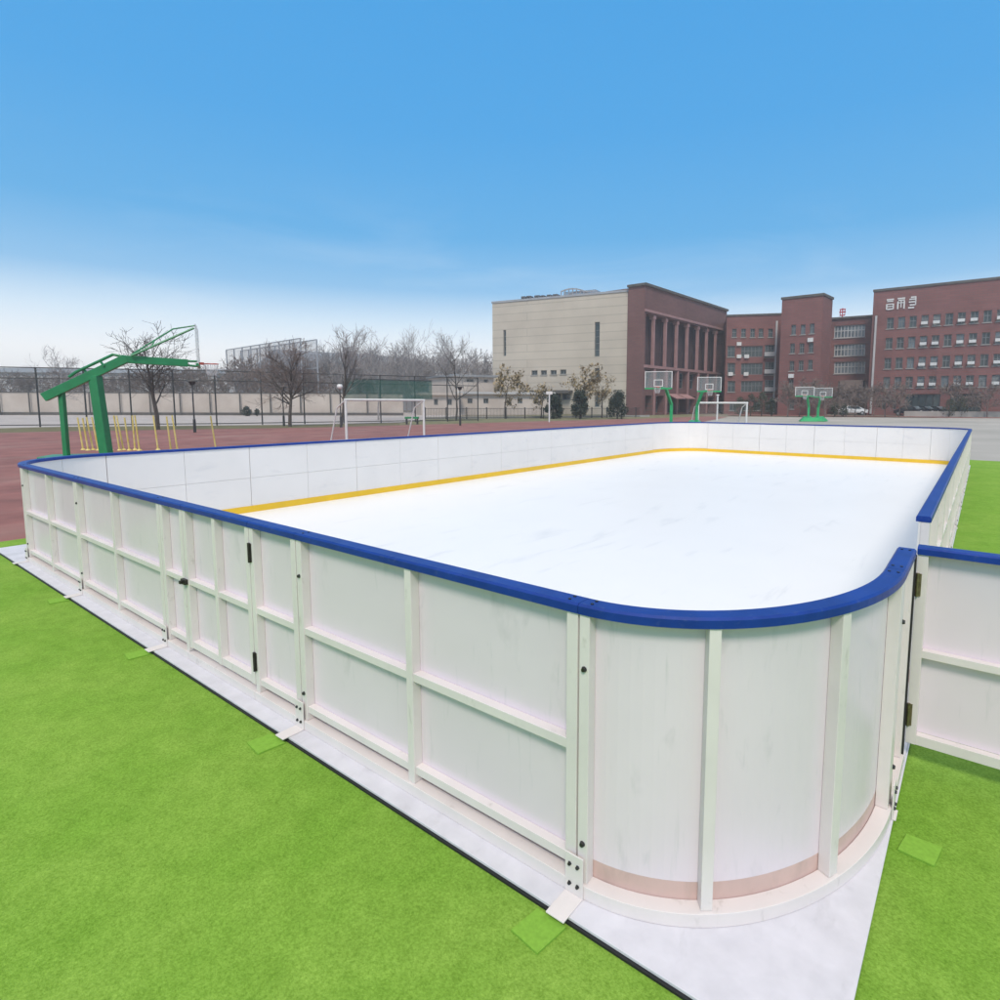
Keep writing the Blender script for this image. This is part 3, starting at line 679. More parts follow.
# ------------------------------------------------------------------ cars
def car(px, d, m, lab, rz):
    o = empty('parked_car', at(px, d), lab, 'car', 'cars by the right school wing', rz)
    prof = [(-2.15, .35), (-2.2, .75), (-1.5, .95), (-.75, 1.42), (.75, 1.45), (1.5, 1.02), (2.15, .85), (2.2, .35)]
    b = MB(); vs = []
    for yy, k in ((-.86, 1.), (-.80, 1), (.80, 1), (.86, 1.)):
        for x, z in prof: vs.append((x*(1 if abs(yy) < .83 else .985), yy*(1 if z < 1 else .82), z if abs(yy) < .83 else max(.37, z-.03)))
    n = len(prof); fs = []
    for k in range(3):
        for i in range(n): fs.append((k*n+i, k*n+(i+1) % n, (k+1)*n+(i+1) % n, (k+1)*n+i))
    fs += [tuple(range(n)), tuple(range(3*n, 4*n))]
    b.add(vs, fs); b.build('body', m, o, world=False, bevel=.04)
    g = MB(); g.hexa([(1.45, -.62, 1.045), (1.45, .62, 1.045), (.80, .56, 1.41), (.80, -.56, 1.41), (1.50, -.62, 1.06), (1.50, .62, 1.06), (.84, .56, 1.44), (.84, -.56, 1.44)])
    g.build('windscreen', M['glassbl'], o, world=False)
    for sy in (-1, 1):
        g = MB(); g.hexa([(-1.2, sy*.74, 1.02), (1.2, sy*.74, 1.02), (.72, sy*.70, 1.36), (-.72, sy*.70, 1.36), (-1.2, sy*.80, 1.0), (1.2, sy*.80, 1.0), (.72, sy*.735, 1.37), (-.72, sy*.735, 1.37)])
        g.build('side_window', M['glass'], o, world=False)
        g = MB(); g.box(2.17, 2.23, sy*.6-.17, sy*.6+.17, .62, .78); g.build('headlight', M['lampglass'], o, world=False, bevel=.02)
        for sx in (-1.35, 1.35):
            g = MB(); g.tube([(sx, sy*.68, .31), (sx, sy*.88, .31)], .31, 16); w_ = g.build('wheel', M['black'], o, world=False)
            g = MB(); g.tube([(sx, sy*.88, .31), (sx, sy*.895, .31)], [.19, .17], 12); g.build('rim', M['hazegrey'], w_, world=False)
    g = MB(); g.box(2.18, 2.25, -.25, .25, .42, .54); g.build('number_plate', M['unit'], o, world=False)
    return o
fy = math.atan2(-Fh.y, -Fh.x)
car(910.8, 88.5, M['car_dark'], 'dark car parked furthest left by the brick school garage', fy+.35)
car(922.5, 88, M['car_dark'], 'dark car in the middle of the three parked by the garage', fy+.3)
car(934.5, 87.5, M['car_dark'], 'dark car parked furthest right by the brick school garage', fy+.3)
car(852, 94, M['car_white'], 'pale car parked before the recessed link building', fy+1.35)

# ------------------------------------------------------------------ long walls and far buildings on the left
wz = 2.95
wl = empty('boundary_wall', at(180, 80), 'long beige boundary wall behind the track, with dark pilasters', 'wall')
wpts = [at(x, d) for x, d in ((-90, 78), (60, 79), (240, 80), (330, 81), (403, 82))]
for i in range(len(wpts)-1):
    f_ = Fac(wpts[i], wpts[i+1]); b = MB(); b.map(f_.f, 0, f_.L, -.35, 0, -.04, wz); b.build('wall_panel', M['wallb'], wl)
    b = MB(); b.map(f_.f, 0, f_.L, -.42, .07, wz+.002, wz+.14); b.build('coping', M['coping'], wl)
    b = MB(); b.map(f_.f, 0, f_.L, .003, .25, -.04, .34); b.build('plinth', M['coping'], wl)
    n = max(1, int(f_.L/3.6))
    for k in range(n+1):
        u = f_.L*k/n
        if k < n: b = MB(); b.map(f_.f, u+.05, u+.19, .26, .36, -.04, wz+.12); b.build('pilaster', M['coping'], wl)
def simple_building(name, pxs, d0, d1, ytop, m, lab, wins=(), roof=None, depth=10, z0=0, rise=0):
    A = at(pxs[0], d0); H_ = zat(pxs[0], ytop, d0); B = at(pxs[1], d1)
    o = empty(name, A, lab, 'building'); f_ = Fac(A, B)
    hs = [R_(f_, *w_) for w_ in wins]
    wall(f_, 'wall', m, H_, hs, o)
    for h in hs: window(f_, h, o, nv=1, nh=0, sill=False, fw=.12)
    block('body', f_, H_-.02, m, o, depth=depth)
    if roof:
        b = MB(); q = [f_.f(-.4, .6, H_+.002), f_.f(f_.L+.4, .6, H_+.002), f_.f(f_.L+.4, -depth-.4, H_+.002), f_.f(-.4, -depth-.4, H_+.002)]
        if rise: 
            r0 = f_.f(-.4, -depth/2, H_+rise); r1 = f_.f(f_.L+.4, -depth/2, H_+rise)
            b.add(q+[r0, r1], [(0, 1, 5, 4), (1, 2, 5), (2, 3, 4, 5), (3, 0, 4), (3, 2, 1, 0)])
        else: b.hexa(q+[p+V((0, 0, .35)) for p in q])
        b.build('roof', roof, o)
    return f_, H_
simple_building('long_low_building', (-70, 238), 118, 122, 372, M['palewall'], 'long pale low building with a row of windows behind the left wall', [(x, 380, 6, 6) for x in (10, 35, 60, 85, 113, 121, 133, 146, 160, 175, 190, 205, 220)], M['roofgrey'], rise=1.2)
simple_building('grey_shed', (301, 434), 120, 142, 361, M['greywall'], 'big grey shed with a shallow pitched roof behind the bare trees', [(x, 384, 6, 9) for x in (312, 322, 332, 343, 355, 367, 380, 392, 405)], M['roofgrey'], depth=26, rise=3.2)
simple_building('low_beige_building', (455, 494), 92, 96, 376.5, M['wallb'], 'low beige building with flat roof left of the big hall', [(470, 380.5, 7, 3), (486, 381, 4, 3)], M['roofgrey'])
simple_building('small_beige_pavilion', (421, 459), 84, 86, 395, M['wallb'], 'small beige pavilion with pale flat roof behind the fence', [(436, 402, 4, 6), (450, 402, 4, 6)], M['wallb'], depth=6)
simple_building('low_link_building', (459, 552), 88, 91, 394, M['wallb'], 'low beige annexe at the foot of the big hall', [(x, 401, 5, 5) for x in (470, 486, 520, 536)], M['palewall'], depth=4)
# steel framed ball cage behind the wall
cg = empty('net_cage', at(262, 100), 'tall steel framed net enclosure rising above the beige wall', 'net cage')
ca, cb_ = at(229, 108), at(303, 88); fcg = Fac(ca, cb_); Hc = zat(229, 350, 108)
n = 8
for k in range(n+1):
    u = fcg.L*k/n
    for dn in (0, -2.5):
        b = MB(); b.bar(fcg.f(u, dn, 0), fcg.f(u, dn, Hc), .16, .16); b.build('post', M['hazegrey'], cg)
for zz in (Hc, Hc*.62):
    for dn in (0, -2.5):
        b = MB(); b.bar(fcg.f(0, dn, zz), fcg.f(fcg.L, dn, zz), .14, .14); b.build('cross_rail', M['hazegrey'], cg)
for dn in (.06, -2.56):
    b = MB(); b.add([fcg.f(0, dn, 0), fcg.f(fcg.L, dn, 0), fcg.f(fcg.L, dn, Hc), fcg.f(0, dn, Hc)], [(0, 1, 2, 3)]); b.build('net', M['cagenet'], cg)

# ------------------------------------------------------------------ fences
def fence(name, pts, h, m, lab, n_each, meshm, post=.09, rails=(1., .5), veilh=None, extra=None):
    o = empty(name, pts[0], lab, 'fence')
    for i in range(len(pts)-1):
        f_ = Fac(pts[i], pts[i+1]); n = n_each[i]
        for k in range(n+(1 if i == len(pts)-2 else 0)):
            b = MB(); u = f_.L*k/n; b.tube([f_.f(u, 0, -.02), f_.f(u, 0, h+.04)], post/2, 8); b.build('post', m, o)
        for r in rails:
            b = MB(); b.tube([f_.f(0, 0, h*r), f_.f(f_.L, 0, h*r)], post*.36, 6); b.build('rail', m, o)
        if meshm:
            b = MB(); b.add([f_.f(0, .05, .05), f_.f(f_.L, .05, .05), f_.f(f_.L, .05, h), f_.f(0, .05, h)], [(0, 1, 2, 3)]); b.build('mesh', meshm, o)
    return o
g1, g2, g3 = gp(-60, 427.6), gp(217, 425.2), gp(478, 421.0)
fence('sports_fence', [g1, g2, g3], 4.15, M['dark'], 'tall dark chain link fence between the track and the road', (6, 7), M['chain'], post=.11, rails=(1., .82, .03))
g3b = at(479, 55); g4 = at(600, 70)
sf = Fac(gp(345, 423.4), gp(432, 421.8)); so = empty('windscreen', sf.P, 'dark green mesh windscreen hung on the tall fence', 'mesh screen')
b = MB(); b.map(sf.f, 0, sf.L, .10, .12, 2.1, 3.75); b.build('screen_cloth', M['screen'], so)
b = MB(); b.bar(sf.f(0, .13, 3.78), sf.f(sf.L, .13, 3.78), .05, .05); b.build('top_hem', M['dark'], so)
r1, r2, r3 = at(425, 62), at(560, 68), at(640, 74)
def railing(name, pts, h, lab, step):
    o = empty(name, pts[0], lab, 'fence')
    for i in range(len(pts)-1):
        f_ = Fac(pts[i], pts[i+1]); n = int(f_.L/step)
        b = MB()
        for k in range(n): b.map(f_.f, f_.L*k/n-.012, f_.L*k/n+.012, -.012, .012, .1, h)
        b.build('bars', M['dark'], o)
        for z in (.12, h): b = MB(); b.bar(f_.f(0, 0, z), f_.f(f_.L, 0, z), .05, .05); b.build('rail', M['dark'], o)
        for k in range(0, n+1, 14): b = MB(); b.bar(f_.f(f_.L*k/n, 0, 0), f_.f(f_.L*k/n, 0, h+.12), .09, .09); b.build('post', M['dark'], o)
railing('low_railing', [r1, r2, r3], 1.15, 'low dark railing in front of the beige hall', .16)
kb = Fac(at(424, 63), at(650, 77)); b = MB(); b.map(kb.f, 0, kb.L, -.25, 0, -.03, .22); tag(b.build('verge_kerb', M['stonelow'], loc=kb.P), 'low pale stone kerb under the dark railing', 'kerb')

# ------------------------------------------------------------------ trees
RMIN = .010
def grow(b, tw, rng, p, d, ln, r, lv, maxlv, kids, up, spread, segs=3):
    pts = [p]; rs = [r]; q = p; dd = d.copy(); poss = []
    for i in range(segs):
        j = V((rng.uniform(-1, 1), rng.uniform(-1, 1), rng.uniform(-1, 1)))*(.10+.06*lv)
        dd = (dd+j+V((0, 0, up))).normalized(); q = q+dd*(ln/segs); pts.append(q); rs.append(max(RMIN, r*(1-(i+1)/segs*.62))); poss.append((q, dd.copy()))
    (b if lv <= 1 else tw).tube(pts, rs, 6 if lv == 0 else (4 if lv == 1 else 3), cap=False)
    if lv >= maxlv: return
    nk = kids[lv]
    for i in range(nk):
        t = rng.uniform(.28 if lv == 0 else .2, 1.0)
        x = t*segs; k = min(int(x), segs-1); fr = x-k
        bp = pts[k].lerp(pts[k+1], fr); bd = (pts[k+1]-pts[k]).normalized()
        ax = bd.cross(V((rng.uniform(-1, 1), rng.uniform(-1, 1), rng.uniform(-1, 1))))
        if ax.length < .01: continue
        ax.normalize(); ang = rng.uniform(.55, 1.15)*spread
        nd = (Matrix.Rotation(ang, 3, ax) @ bd)
        grow(b, tw, rng, bp, nd, ln*rng.uniform(.42, .66)*(1.1-.45*t if lv == 0 else 1), max(RMIN+.002, rs[k]*.52), lv+1, maxlv, kids, up*.8, spread, segs)
def tree(loc, Hh, seed, m_t, m_c, lab, cat, group=None, kids=(11, 6, 5), trunk=.12, up=.10, spread=1., tlen=.72, leaf=None, nleaf=0, base_clear=None, name='bare_tree', leafsz=.16):
    rng = random.Random(seed); o = empty(name, loc, lab, cat, group)
    b = MB(); tw = MB()
    grow(b, tw, rng, V((0, 0, -.05)), V((rng.uniform(-.06, .06), rng.uniform(-.06, .06), 1)), Hh*tlen, trunk, 0, len(kids), kids, up, spread, 5)
    zm_ = max(v.z for v in tw.v); k = Hh/zm_
    for q in (b, tw):
        for v in q.v: v.z *= k
    b.build('trunk', m_t, o, world=False, fixn=False); c = tw.build('crown', m_c, o, world=False, fixn=False)
    if nleaf:
        lb = MB(); n = len(tw.v)
        for i in range(nleaf):
            v = tw.v[rng.randrange(n)]+V([rng.gauss(0, .12) for _ in range(3)])
            a = V([rng.uniform(-1, 1) for _ in range(3)]).normalized(); c2 = a.cross(V((0, 0, 1))).normalized(); s_ = leafsz*rng.uniform(.5, 1.2)
            lb.add([v-a*s_, v+c2*s_*.5, v+a*s_, v-c2*s_*.5], [(0, 1, 2, 3)])
        lb.build('foliage', leaf, o, world=False, fixn=False)
    return o
def ht(px, ytop, d): return zat(px, ytop, d)
# the near specimens, each grown for itself
near = [
 (156, 38, 320, 3, 'bark', 'bark', 'dark bare tree behind the big green basketball hoop, forked trunk', (13, 8, 6), .15, 1.0, .14),
 (289, 43, 334, 8, 'bark', 'bark_brown', 'dense brown bare tree in front of the net cage', (20, 9, 7), .15, .95, .12),
 (341, 46, 322, 5, 'bark', 'bark_hazed', 'slender bare tree beside the white football goal', (14, 7, 5), .10, .8, .17),
 (378, 60, 326, 21, 'bark_hazed', 'bark_hazed', 'tall thin bare tree above the green windscreen', (14, 7, 5), .10, .75, .18),
 (456, 58, 328, 13, 'bark', 'bark_hazed', 'tall thin bare tree beside the low beige building', (14, 7, 5), .10, .85, .16),
 (412, 66, 318, 34, 'bark_hazed', 'bark_hazed', 'very tall faint bare tree right of the white goal', (12, 6, 4), .09, .6, .22),
 (60, 60, 344, 41, 'bark_hazed', 'bark_hazed', 'grey bare tree at the left behind the green hoop', (11, 6, 5), .12, .9, .1),
]
for px, d, yt, sd, mt_, mc_, lab, kd, tr, sp, up_ in near:
    tree(at(px, d), ht(px, yt, d), sd, M[mt_], M[mc_], lab, 'bare tree', 'bare trees along the track', kd, tr, up_, sp)
for px, d, yt, sd, lab in ((505, 66, 362, 51, 'tan leafed young tree at the left end of the beige hall'), (541, 68, 383, 52, 'small sparse tan tree left of the dark round shrubs'), (581, 68, 362, 53, 'tan leafed young tree before the middle of the beige hall'), (602, 70, 372, 54, 'small sparse tree right of the middle round shrub')):
    tree(at(px, d), ht(px, yt, d), sd, M['bark'], M['bark_yellow'], lab, 'tree', 'young trees before the hall', (10, 6, 4), .09, .10, 1.05, leaf=M['leaf_tan'], nleaf=1100 if px in (505, 581) else 350, leafsz=.2, name='young_tree')
# far row of hazy trees: five grown, the rest copied
protos = []
rngt = random.Random(5)
ordn = ['first', 'second', 'third', 'fourth', 'fifth', 'sixth', 'seventh', 'eighth', 'ninth', 'tenth', 'eleventh', 'twelfth', 'thirteenth', 'fourteenth', 'fifteenth', 'sixteenth', 'seventeenth', 'eighteenth', 'nineteenth', 'twentieth', 'twenty-first', 'twenty-second', 'twenty-third', 'twenty-fourth', 'twenty-fifth', 'twenty-sixth', 'twenty-seventh', 'twenty-eighth', 'twenty-ninth', 'thirtieth', 'thirty-first', 'thirty-second', 'thirty-third', 'thirty-fourth', 'thirty-fifth', 'thirty-sixth', 'thirty-seventh', 'thirty-eighth', 'thirty-ninth', 'fortieth']
def row(specs, lab, group, mt_, mc_, kd, seeds, Hb, spread, up_, trunk):
    specs = sorted(specs)
    ps = []
    for i, (px, d, yt) in enumerate(specs):
        Hh = ht(px, yt, d); lb = lab % ordn[i]
        if i < len(seeds):
            o = tree(at(px, d), Hb, seeds[i], mt_, mc_, lb, 'bare tree', group, kd, trunk, up_, spread); ps.append(o)
        else:
            o = copy_tree(ps[i % len(ps)]); o.location = at(px, d); o['label'] = lb
        s_ = Hh/Hb; o.scale = (s_*rngt.uniform(.9, 1.15),)*2+(s_,); o.rotation_euler = (0, 0, rngt.uniform(0, 6.28))
RMIN = .028
far = []
x = 308.
while x < 500:
    far.append((x, rngt.uniform(104, 118), rngt.uniform(340, 354) if x < 440 else rngt.uniform(346, 360))); x += rngt.uniform(5, 7.5)
row(far, 'hazy grey bare tree, %s from left in the far row behind the shed wall', 'hazy tree row left of the hall', M['bark_hazed'], M['bark_hazed'], (12, 7, 5), (61, 62, 63, 64), 12., .85, .12, .16)
mid_ = []
x = -40.
while x < 320:
    mid_.append((x, rngt.uniform(86, 104), rngt.uniform(362, 374) if x < 225 else rngt.uniform(352, 366))); x += rngt.uniform(10, 16)
row(mid_, 'brownish bare tree, %s from left in the low row above the beige wall', 'low trees above the beige wall', M['bark_hazed'], M['bark_brown'], (12, 7, 5), (71, 72, 73, 74), 8., 1.05, .06, .14)
thick = [(x_+rngt.uniform(-2, 2), rngt.uniform(78, 88), rngt.uniform(372, 384)) for x_ in (789, 800, 808, 817, 826, 836, 846, 856, 866, 876, 886, 898, 953, 968, 990)]
row(thick, 'low brown bare tree, %s from left before the brick school', 'bare trees before the school', M['bark_brown'], M['bark_brown'], (11, 7, 5), (81, 82, 83), 5.5, 1.0, .05, .09)
# ------------------------------------------------------------------ shrubs with leaf clumps
def shrub(px, d, wpx, ytop, lab, m, seed, conic=True, group=None, n=4500, cat='shrub'):
    rng = random.Random(seed); Hh = ht(px, ytop, d); Rr = wpx/2/F_PX*d
    o = empty('round_shrub', at(px, d), lab, cat, group)
    b = MB(); b.tube([(0, 0, -.03), (.02, 0, Hh*.25), (0, .02, Hh*.7)], [.09, .07, .03], 6)
    for k in range(7):
        a = rng.uniform(0, 6.28); b.tube([(0, 0, Hh*(.15+.08*k)), (Rr*.6*math.cos(a), Rr*.6*math.sin(a), Hh*(.3+.08*k))], [.03, .012], 4)
    b.build('trunk', M['bark'], o, world=False)
    lb = MB(); cl = []
    for k in range(70):
        t = rng.random()**.8; z = Hh*(.12+.84*t)
        rr = Rr*(math.sin(math.pi*min(1, (.18+.82*t)))**.6 if not conic else (1.0-.72*max(0, t-.25)**1.2)*(.75+.25*min(1, t/.2)))
        a = rng.uniform(0, 6.28); q = rng.uniform(.35, .95)**.5*rr*.9; cl.append((V((q*math.cos(a), q*math.sin(a), z)), rng.uniform(.26, .42)*Rr))
    for i in range(n):
        c, s_ = cl[rng.randrange(len(cl))]; dv = V([rng.gauss(0, 1) for _ in range(3)]); dv.normalize(); v = c+dv*s_*rng.uniform(.7, 1.15)
        nn = (dv+V([rng.gauss(0, .5) for _ in range(3)])).normalized(); a = nn.cross(V((rng.uniform(-1, 1), .3, rng.uniform(-1, 1)))).normalized(); c2 = nn.cross(a); e = rng.uniform(.05, .11)
        lb.add([v-a*e, v+c2*e*.6, v+a*e, v-c2*e*.6], [(0, 1, 2, 3)])
    lb.build('foliage', m, o, world=False, fixn=False); return o
gsh = 'dark round shrubs before the hall'
shrub(553.5, 66, 18, 394.5, 'dark round shrub behind the white signpost, leftmost of three', M['leaf_dark'], 1, group=gsh)
shrub(580, 66, 17, 391.5, 'dark round shrub in the middle of the three before the hall', M['leaf_dark'], 2, group=gsh)
shrub(617.5, 67, 20, 392, 'widest dark round shrub, standing by the corner of the hall', M['leaf_dark'], 3, group=gsh)
shrub(246, 76, 10, 407, 'small round green bush at the foot of the beige wall', M['leaf_dark'], 4, conic=False, n=900)
shrub(256.5, 76, 5, 409, 'tiny green bush right of the round bush by the beige wall', M['leaf_dark'], 5, conic=False, n=400)
for i, (px, w_, yt) in enumerate(((740, 11, 397), (751, 12, 394), (762, 13, 392), (772, 9, 398))):
    shrub(px, 84+i % 2, w_, yt, 'dark bushy shrub, %s from left below the left brick wing' % ordn[i], M['leaf_green'], 10+i, conic=False, group='shrubs below the brick wing', n=1100)
for i, (px, w_, yt) in enumerate(((835, 9, 402), (844, 8, 404), (950, 12, 400), (962, 14, 398))):
    shrub(px, 82, w_, yt, 'grey green shrub, %s from left before the school entrance' % ordn[i], M['leaf_green'], 20+i, conic=False, group='shrubs before the school entrance', n=700)

# ------------------------------------------------------------------ lamps
def path_lamp(px, d, ytop, lab, globe=False, grp='path lamps along the track'):
    Hh = ht(px, ytop, d); o = empty('path_lamp', at(px, d), lab, 'lamp', grp)
    b = MB(); b.tube([(0, 0, -.02), (0, 0, .75), (0, 0, .8), (0, 0, Hh-.28)], [.085, .075, .045, .035], 10); b.build('pole', M['dark'], o, world=False)
    b = MB(); b.tube([(0, 0, Hh-.06), (0, 0, Hh)], [.30, .25], 16) if not globe else b.tube([(0, 0, Hh-.05), (0, 0, Hh)], [.16, .12], 12); b.build('hood', M['dark'], o, world=False)
    b = MB()
    if globe: b.sphere((0, 0, Hh-.24), .2, 14, 9)
    else: b.tube([(0, 0, Hh-.28), (0, 0, Hh-.06)], [.10, .2], 12)
    b.build('lamp_shade', M['lampglass'] if globe else M['dark'], o, world=False)
path_lamp(193.2, 34.5, 380.5, 'dark disc topped lamp post standing alone between track and fence')
path_lamp(340.3, 42, 383, 'dark lamp post with white globe behind the left goal', True)
path_lamp(460, 46, 386.5, 'dark lamp post with flared head right of the left goal')
path_lamp(283, 44, 387, 'slim dark lamp post beside the dense brown tree')
# white signpost in front of the hall
o = empty('white_signpost', at(549.3, 55), 'white post with a small square head before the dark shrubs', 'signpost')
Hs = ht(549.3, 391.5, 55)
b = MB(); b.tube([(0, 0, -.02), (0, 0, Hs-.28)], .07, 10); b.build('pole', M['white_paint'], o, world=False)
b = MB(); b.box(-.3, .3, -.06, .06, Hs-.28, Hs); q = b.build('sign_head', M['white_paint'], o, world=False, bevel=.02); q.rotation_euler = (0, 0, -YAW)
o = empty('white_marker_post', at(742-24.5, 62), 'short thick white post standing behind the right goal', 'post')
Hs = ht(717.5, 394.5, 62)
b = MB(); b.tube([(0, 0, -.02), (0, 0, Hs-.1)], .09, 10); b.build('pole', M['white_paint'], o, world=False)
b = MB(); b.tube([(0, 0, Hs-.1), (0, 0, Hs)], [.17, .13], 10); b.build('cap', M['white_paint'], o, world=False)
# green bench-like box
o = empty('green_bench', at(411, 48), 'low green bench beside the track behind the left goal', 'bench')
q = MB(); f_ = Fac(at(404.5, 48), at(418, 48)); zb = zat(411, 416.8, 48)
q.map(f_.f, 0, f_.L, -.35, .05, zb-.16, zb); q.build('seat', M['green_paint'], o)
for u in (.06, f_.L-.16):
    q = MB(); q.map(f_.f, u, u+.1, -.3, 0, -.02, zb-.162); q.build('leg', M['dark'], o)

# ------------------------------------------------------------------ goals
def goal(pxl, pxr, dl, dr, ytop, lab, back, r=.055):
    A, B = at(pxl, dl), at(pxr, dr); f_ = Fac(A, B); Hh = ht(pxl, ytop, dl); o = empty('football_goal', (A+B)/2, lab, 'goal')
    for u in (0, f_.L):
        b = MB(); b.tube([f_.f(u, 0, -.02), f_.f(u, 0, Hh)], r, 10); b.build('goalpost', M['white_paint'], o)
        b = MB(); b.tube([f_.f(u, -.02, Hh-.02), f_.f(u, -back*.55, Hh*.8), f_.f(u, -back, 0)], r*.6, 8); b.build('back_stay', M['white_paint'], o)
    b = MB(); b.tube([f_.f(-r, 0, Hh), f_.f(f_.L+r, 0, Hh)], r, 10); b.build('crossbar', M['white_paint'], o)
    b = MB(); b.tube([f_.f(0, -back, .04), f_.f(f_.L, -back, .04)], r*.6, 8); b.build('ground_bar', M['white_paint'], o)
    b = MB()
    p = [f_.f(0, -.02, Hh-.02), f_.f(f_.L, -.02, Hh-.02), f_.f(f_.L, -back*.55, Hh*.8), f_.f(0, -back*.55, Hh*.8), f_.f(f_.L, -back, .04), f_.f(0, -back, .04)]
    b.add(p, [(0, 1, 2, 3), (3, 2, 4, 5)]); b.build('net', M['netveil'], o, fixn=False)
goal(345.5, 423.5, 25.5, 28.8, 399.8, 'white football goal on the red track beyond the left boards', 1.3)
goal(698.5, 747, 46, 46.5, 402.8, 'white football goal in front of the brick hall, right of the green hoops', 1.5, r=.075)
# back stays of the left goal lean out to the left
# ------------------------------------------------------------------ yellow poles
yp = [(77.5, 417.5, 79.5), (82.5, 418, 84.5), (86.5, 417, 89.5), (91.8, 417, 94.8), (105.8, 415, 107.5), (113.8, 415.5, 116.2), (116.5, 415.8, 120.3), (124.5, 417.5, 126), (132.2, 415.5, 131.8), (134.8, 415.5, 136.2), (153.2, 415.5, 155), (166.5, 416.5, 168), (172, 415.3, 174.5), (210.5, 416, 213.5)]
for i, (xt, yt, xb) in enumerate(yp):
    d = 21.8-.2*(i % 2); A = at(xb, d); T = W(xt, yt, d+.05*(-1)**i)
    o = empty('yellow_pole', A, 'thin yellow pole leaning on the red track, %s from left of the row' % ordn[i], 'pole', 'yellow poles on the red track')
    A.z = -.02
    b = MB(); b.tube([A, A.lerp(T, .5), T], [.030, .028, .026], 8, cap=True); b.build('shaft', M['yellow_paint'], o)
    b = MB(); b.tube([A+V((0, 0, .0)), A+V((0, 0, .05))], [.09, .05], 10); b.build('foot', M['yellow_paint'], o)

# ------------------------------------------------------------------ basketball hoops
def board(o, c, n, w_, h_, mat_b=None, lower='green_light', rim=True, fr='white_paint'):
    """backboard centred at c facing n"""
    n = V((n[0], n[1], 0)).normalized(); t = V((-n.y, n.x, 0)); c = V(c)
    fm = lambda u, k, z: c+t*u+n*k+V((0, 0, z))
    b = MB(); b.map(fm, -w_/2+.04, w_/2-.04, -.012, .012, -h_/2+.04, h_/2-.04); bb = b.build('backboard', M['acrylic'], o)
    e = MB(); e.map(fm, -w_/2, w_/2, -.03, .02, h_/2-.05, h_/2)
    e.map(fm, -w_/2, -w_/2+.05, -.03, .02, -h_/2+.06, h_/2-.05); e.map(fm, w_/2-.05, w_/2, -.03, .02, -h_/2+.06, h_/2-.05); e.build('board_frame', M[fr], bb)
    e = MB(); e.map(fm, -w_/2, w_/2, -.05, .03, -h_/2-.03, -h_/2+.06); e.build('board_pad', M[lower], bb)
    k = w_/1.8; e = MB(); z0 = -h_/2+.14*k; z1 = z0+.46*k; x = .30*k
    e.map(fm, -x, x, .013, .02, z1-.05, z1); e.map(fm, -x, x, .013, .02, z0, z0+.05); e.map(fm, -x, -x+.05, .013, .02, z0+.05, z1-.05); e.map(fm, x-.05, x, .013, .02, z0+.05, z1-.05); e.build('target_square', M['white_paint'], bb)
    if rim:
        e = MB(); rc = fm(0, .15+.225, -h_/2+.10)
        e.tube([rc+V((.225*math.cos(a), .225*math.sin(a), 0)) for a in [2*math.pi*i/20 for i in range(21)]], .012, 6, cap=False)
        e.map(fm, -.06, .06, .02, .16, -h_/2+.06, -h_/2+.14); rr_ = e.build('rim', M['orange'], o)
        e = MB()
        for i in range(12):
            a = 2*math.pi*i/12; a2 = a+.26
            e.tube([rc+V((.22*math.cos(a), .22*math.sin(a), 0)), rc+V((.13*math.cos(a2), .13*math.sin(a2), -.4))], .006, 3)
            e.tube([rc+V((.22*math.cos(a), .22*math.sin(a), 0)), rc+V((.13*math.cos(a-.26), .13*math.sin(a-.26), -.4))], .006, 3)
        e.build('net', M['net'], rr_)
    return fm
def small_hoop(pb, yb, pp, d, wpx, hpx, lab, lean, grp, dback=1.3, low=422, thick=.19):
    k = d/F_PX; C0 = W(pb, yb, d); w_ = wpx*k; h_ = hpx*k
    n = V((CP.x-C0.x, CP.y-C0.y, 0)).normalized()
    n = Matrix.Rotation(lean, 3, 'Z') @ n
    base = at(pp, d+dback); o = empty('basketball_hoop', base, lab, 'basketball hoop', grp)
    board(o, C0, n, w_, h_)
    zk = C0.z-h_/2+.0; zl = zk-.95
    top = base+V((0, 0, zl)); tip = V((C0.x, C0.y, zk+.12))-n*.06
    m1 = V((base.x, base.y, zl))
    elbow = m1.lerp(tip, .45); elbow.z = zk+.02
    b = MB(); b.bar(base+V((0, 0, .06)), top, thick, thick, up=n); b.build('post', M['green_light'], o, bevel=.01)
    b = MB(); b.bar(top-V((0, 0, .08)), elbow, thick*.85, thick*.85); b.bar(elbow, tip, thick*.75, thick*.75); b.build('arm', M['green_light'], o)
    b = MB(); s_ = (base-V((CP.x, CP.y, 0))).normalized(); bk = base+V((n.x, n.y, 0))*-.45
    b.tube([V((bk.x, bk.y, .1)), V((bk.x, bk.y, zl-.4)), top.lerp(elbow, .25)], .045, 8); b.build('stay', M['green_light'], o)
    b = MB(); t = V((-n.y, n.x, 0)); c = base-n*.3
    fm = lambda u, k_, z: c+t*u+n*k_+V((0, 0, z))
    b.add([fm(-.8, -.9, 0), fm(.8, -.9, 0), fm(.8, .9, 0), fm(-.8, .9, 0), fm(-.35, -.5, .5), fm(.35, -.5, .5), fm(.35, .5, .38), fm(-.35, .5, .38)], [(3, 2, 1, 0), (4, 5, 6, 7), (0, 1, 5, 4), (1, 2, 6, 5), (2, 3, 7, 6), (3, 0, 4, 7)])
    b.build('base', M['green_light'], o, bevel=.02); return o
gh = 'green basketball hoops on the far courts'
small_hoop(658.5, 380, 671.5, 38, 27, 17.2, 'green hoop with square glass board left of the right goal, nearer of the pair', -.15, gh)
small_hoop(709.3, 384.3, 697, 43, 23.5, 14.5, 'green hoop with glass board directly at the left post of the right goal', .2, gh)
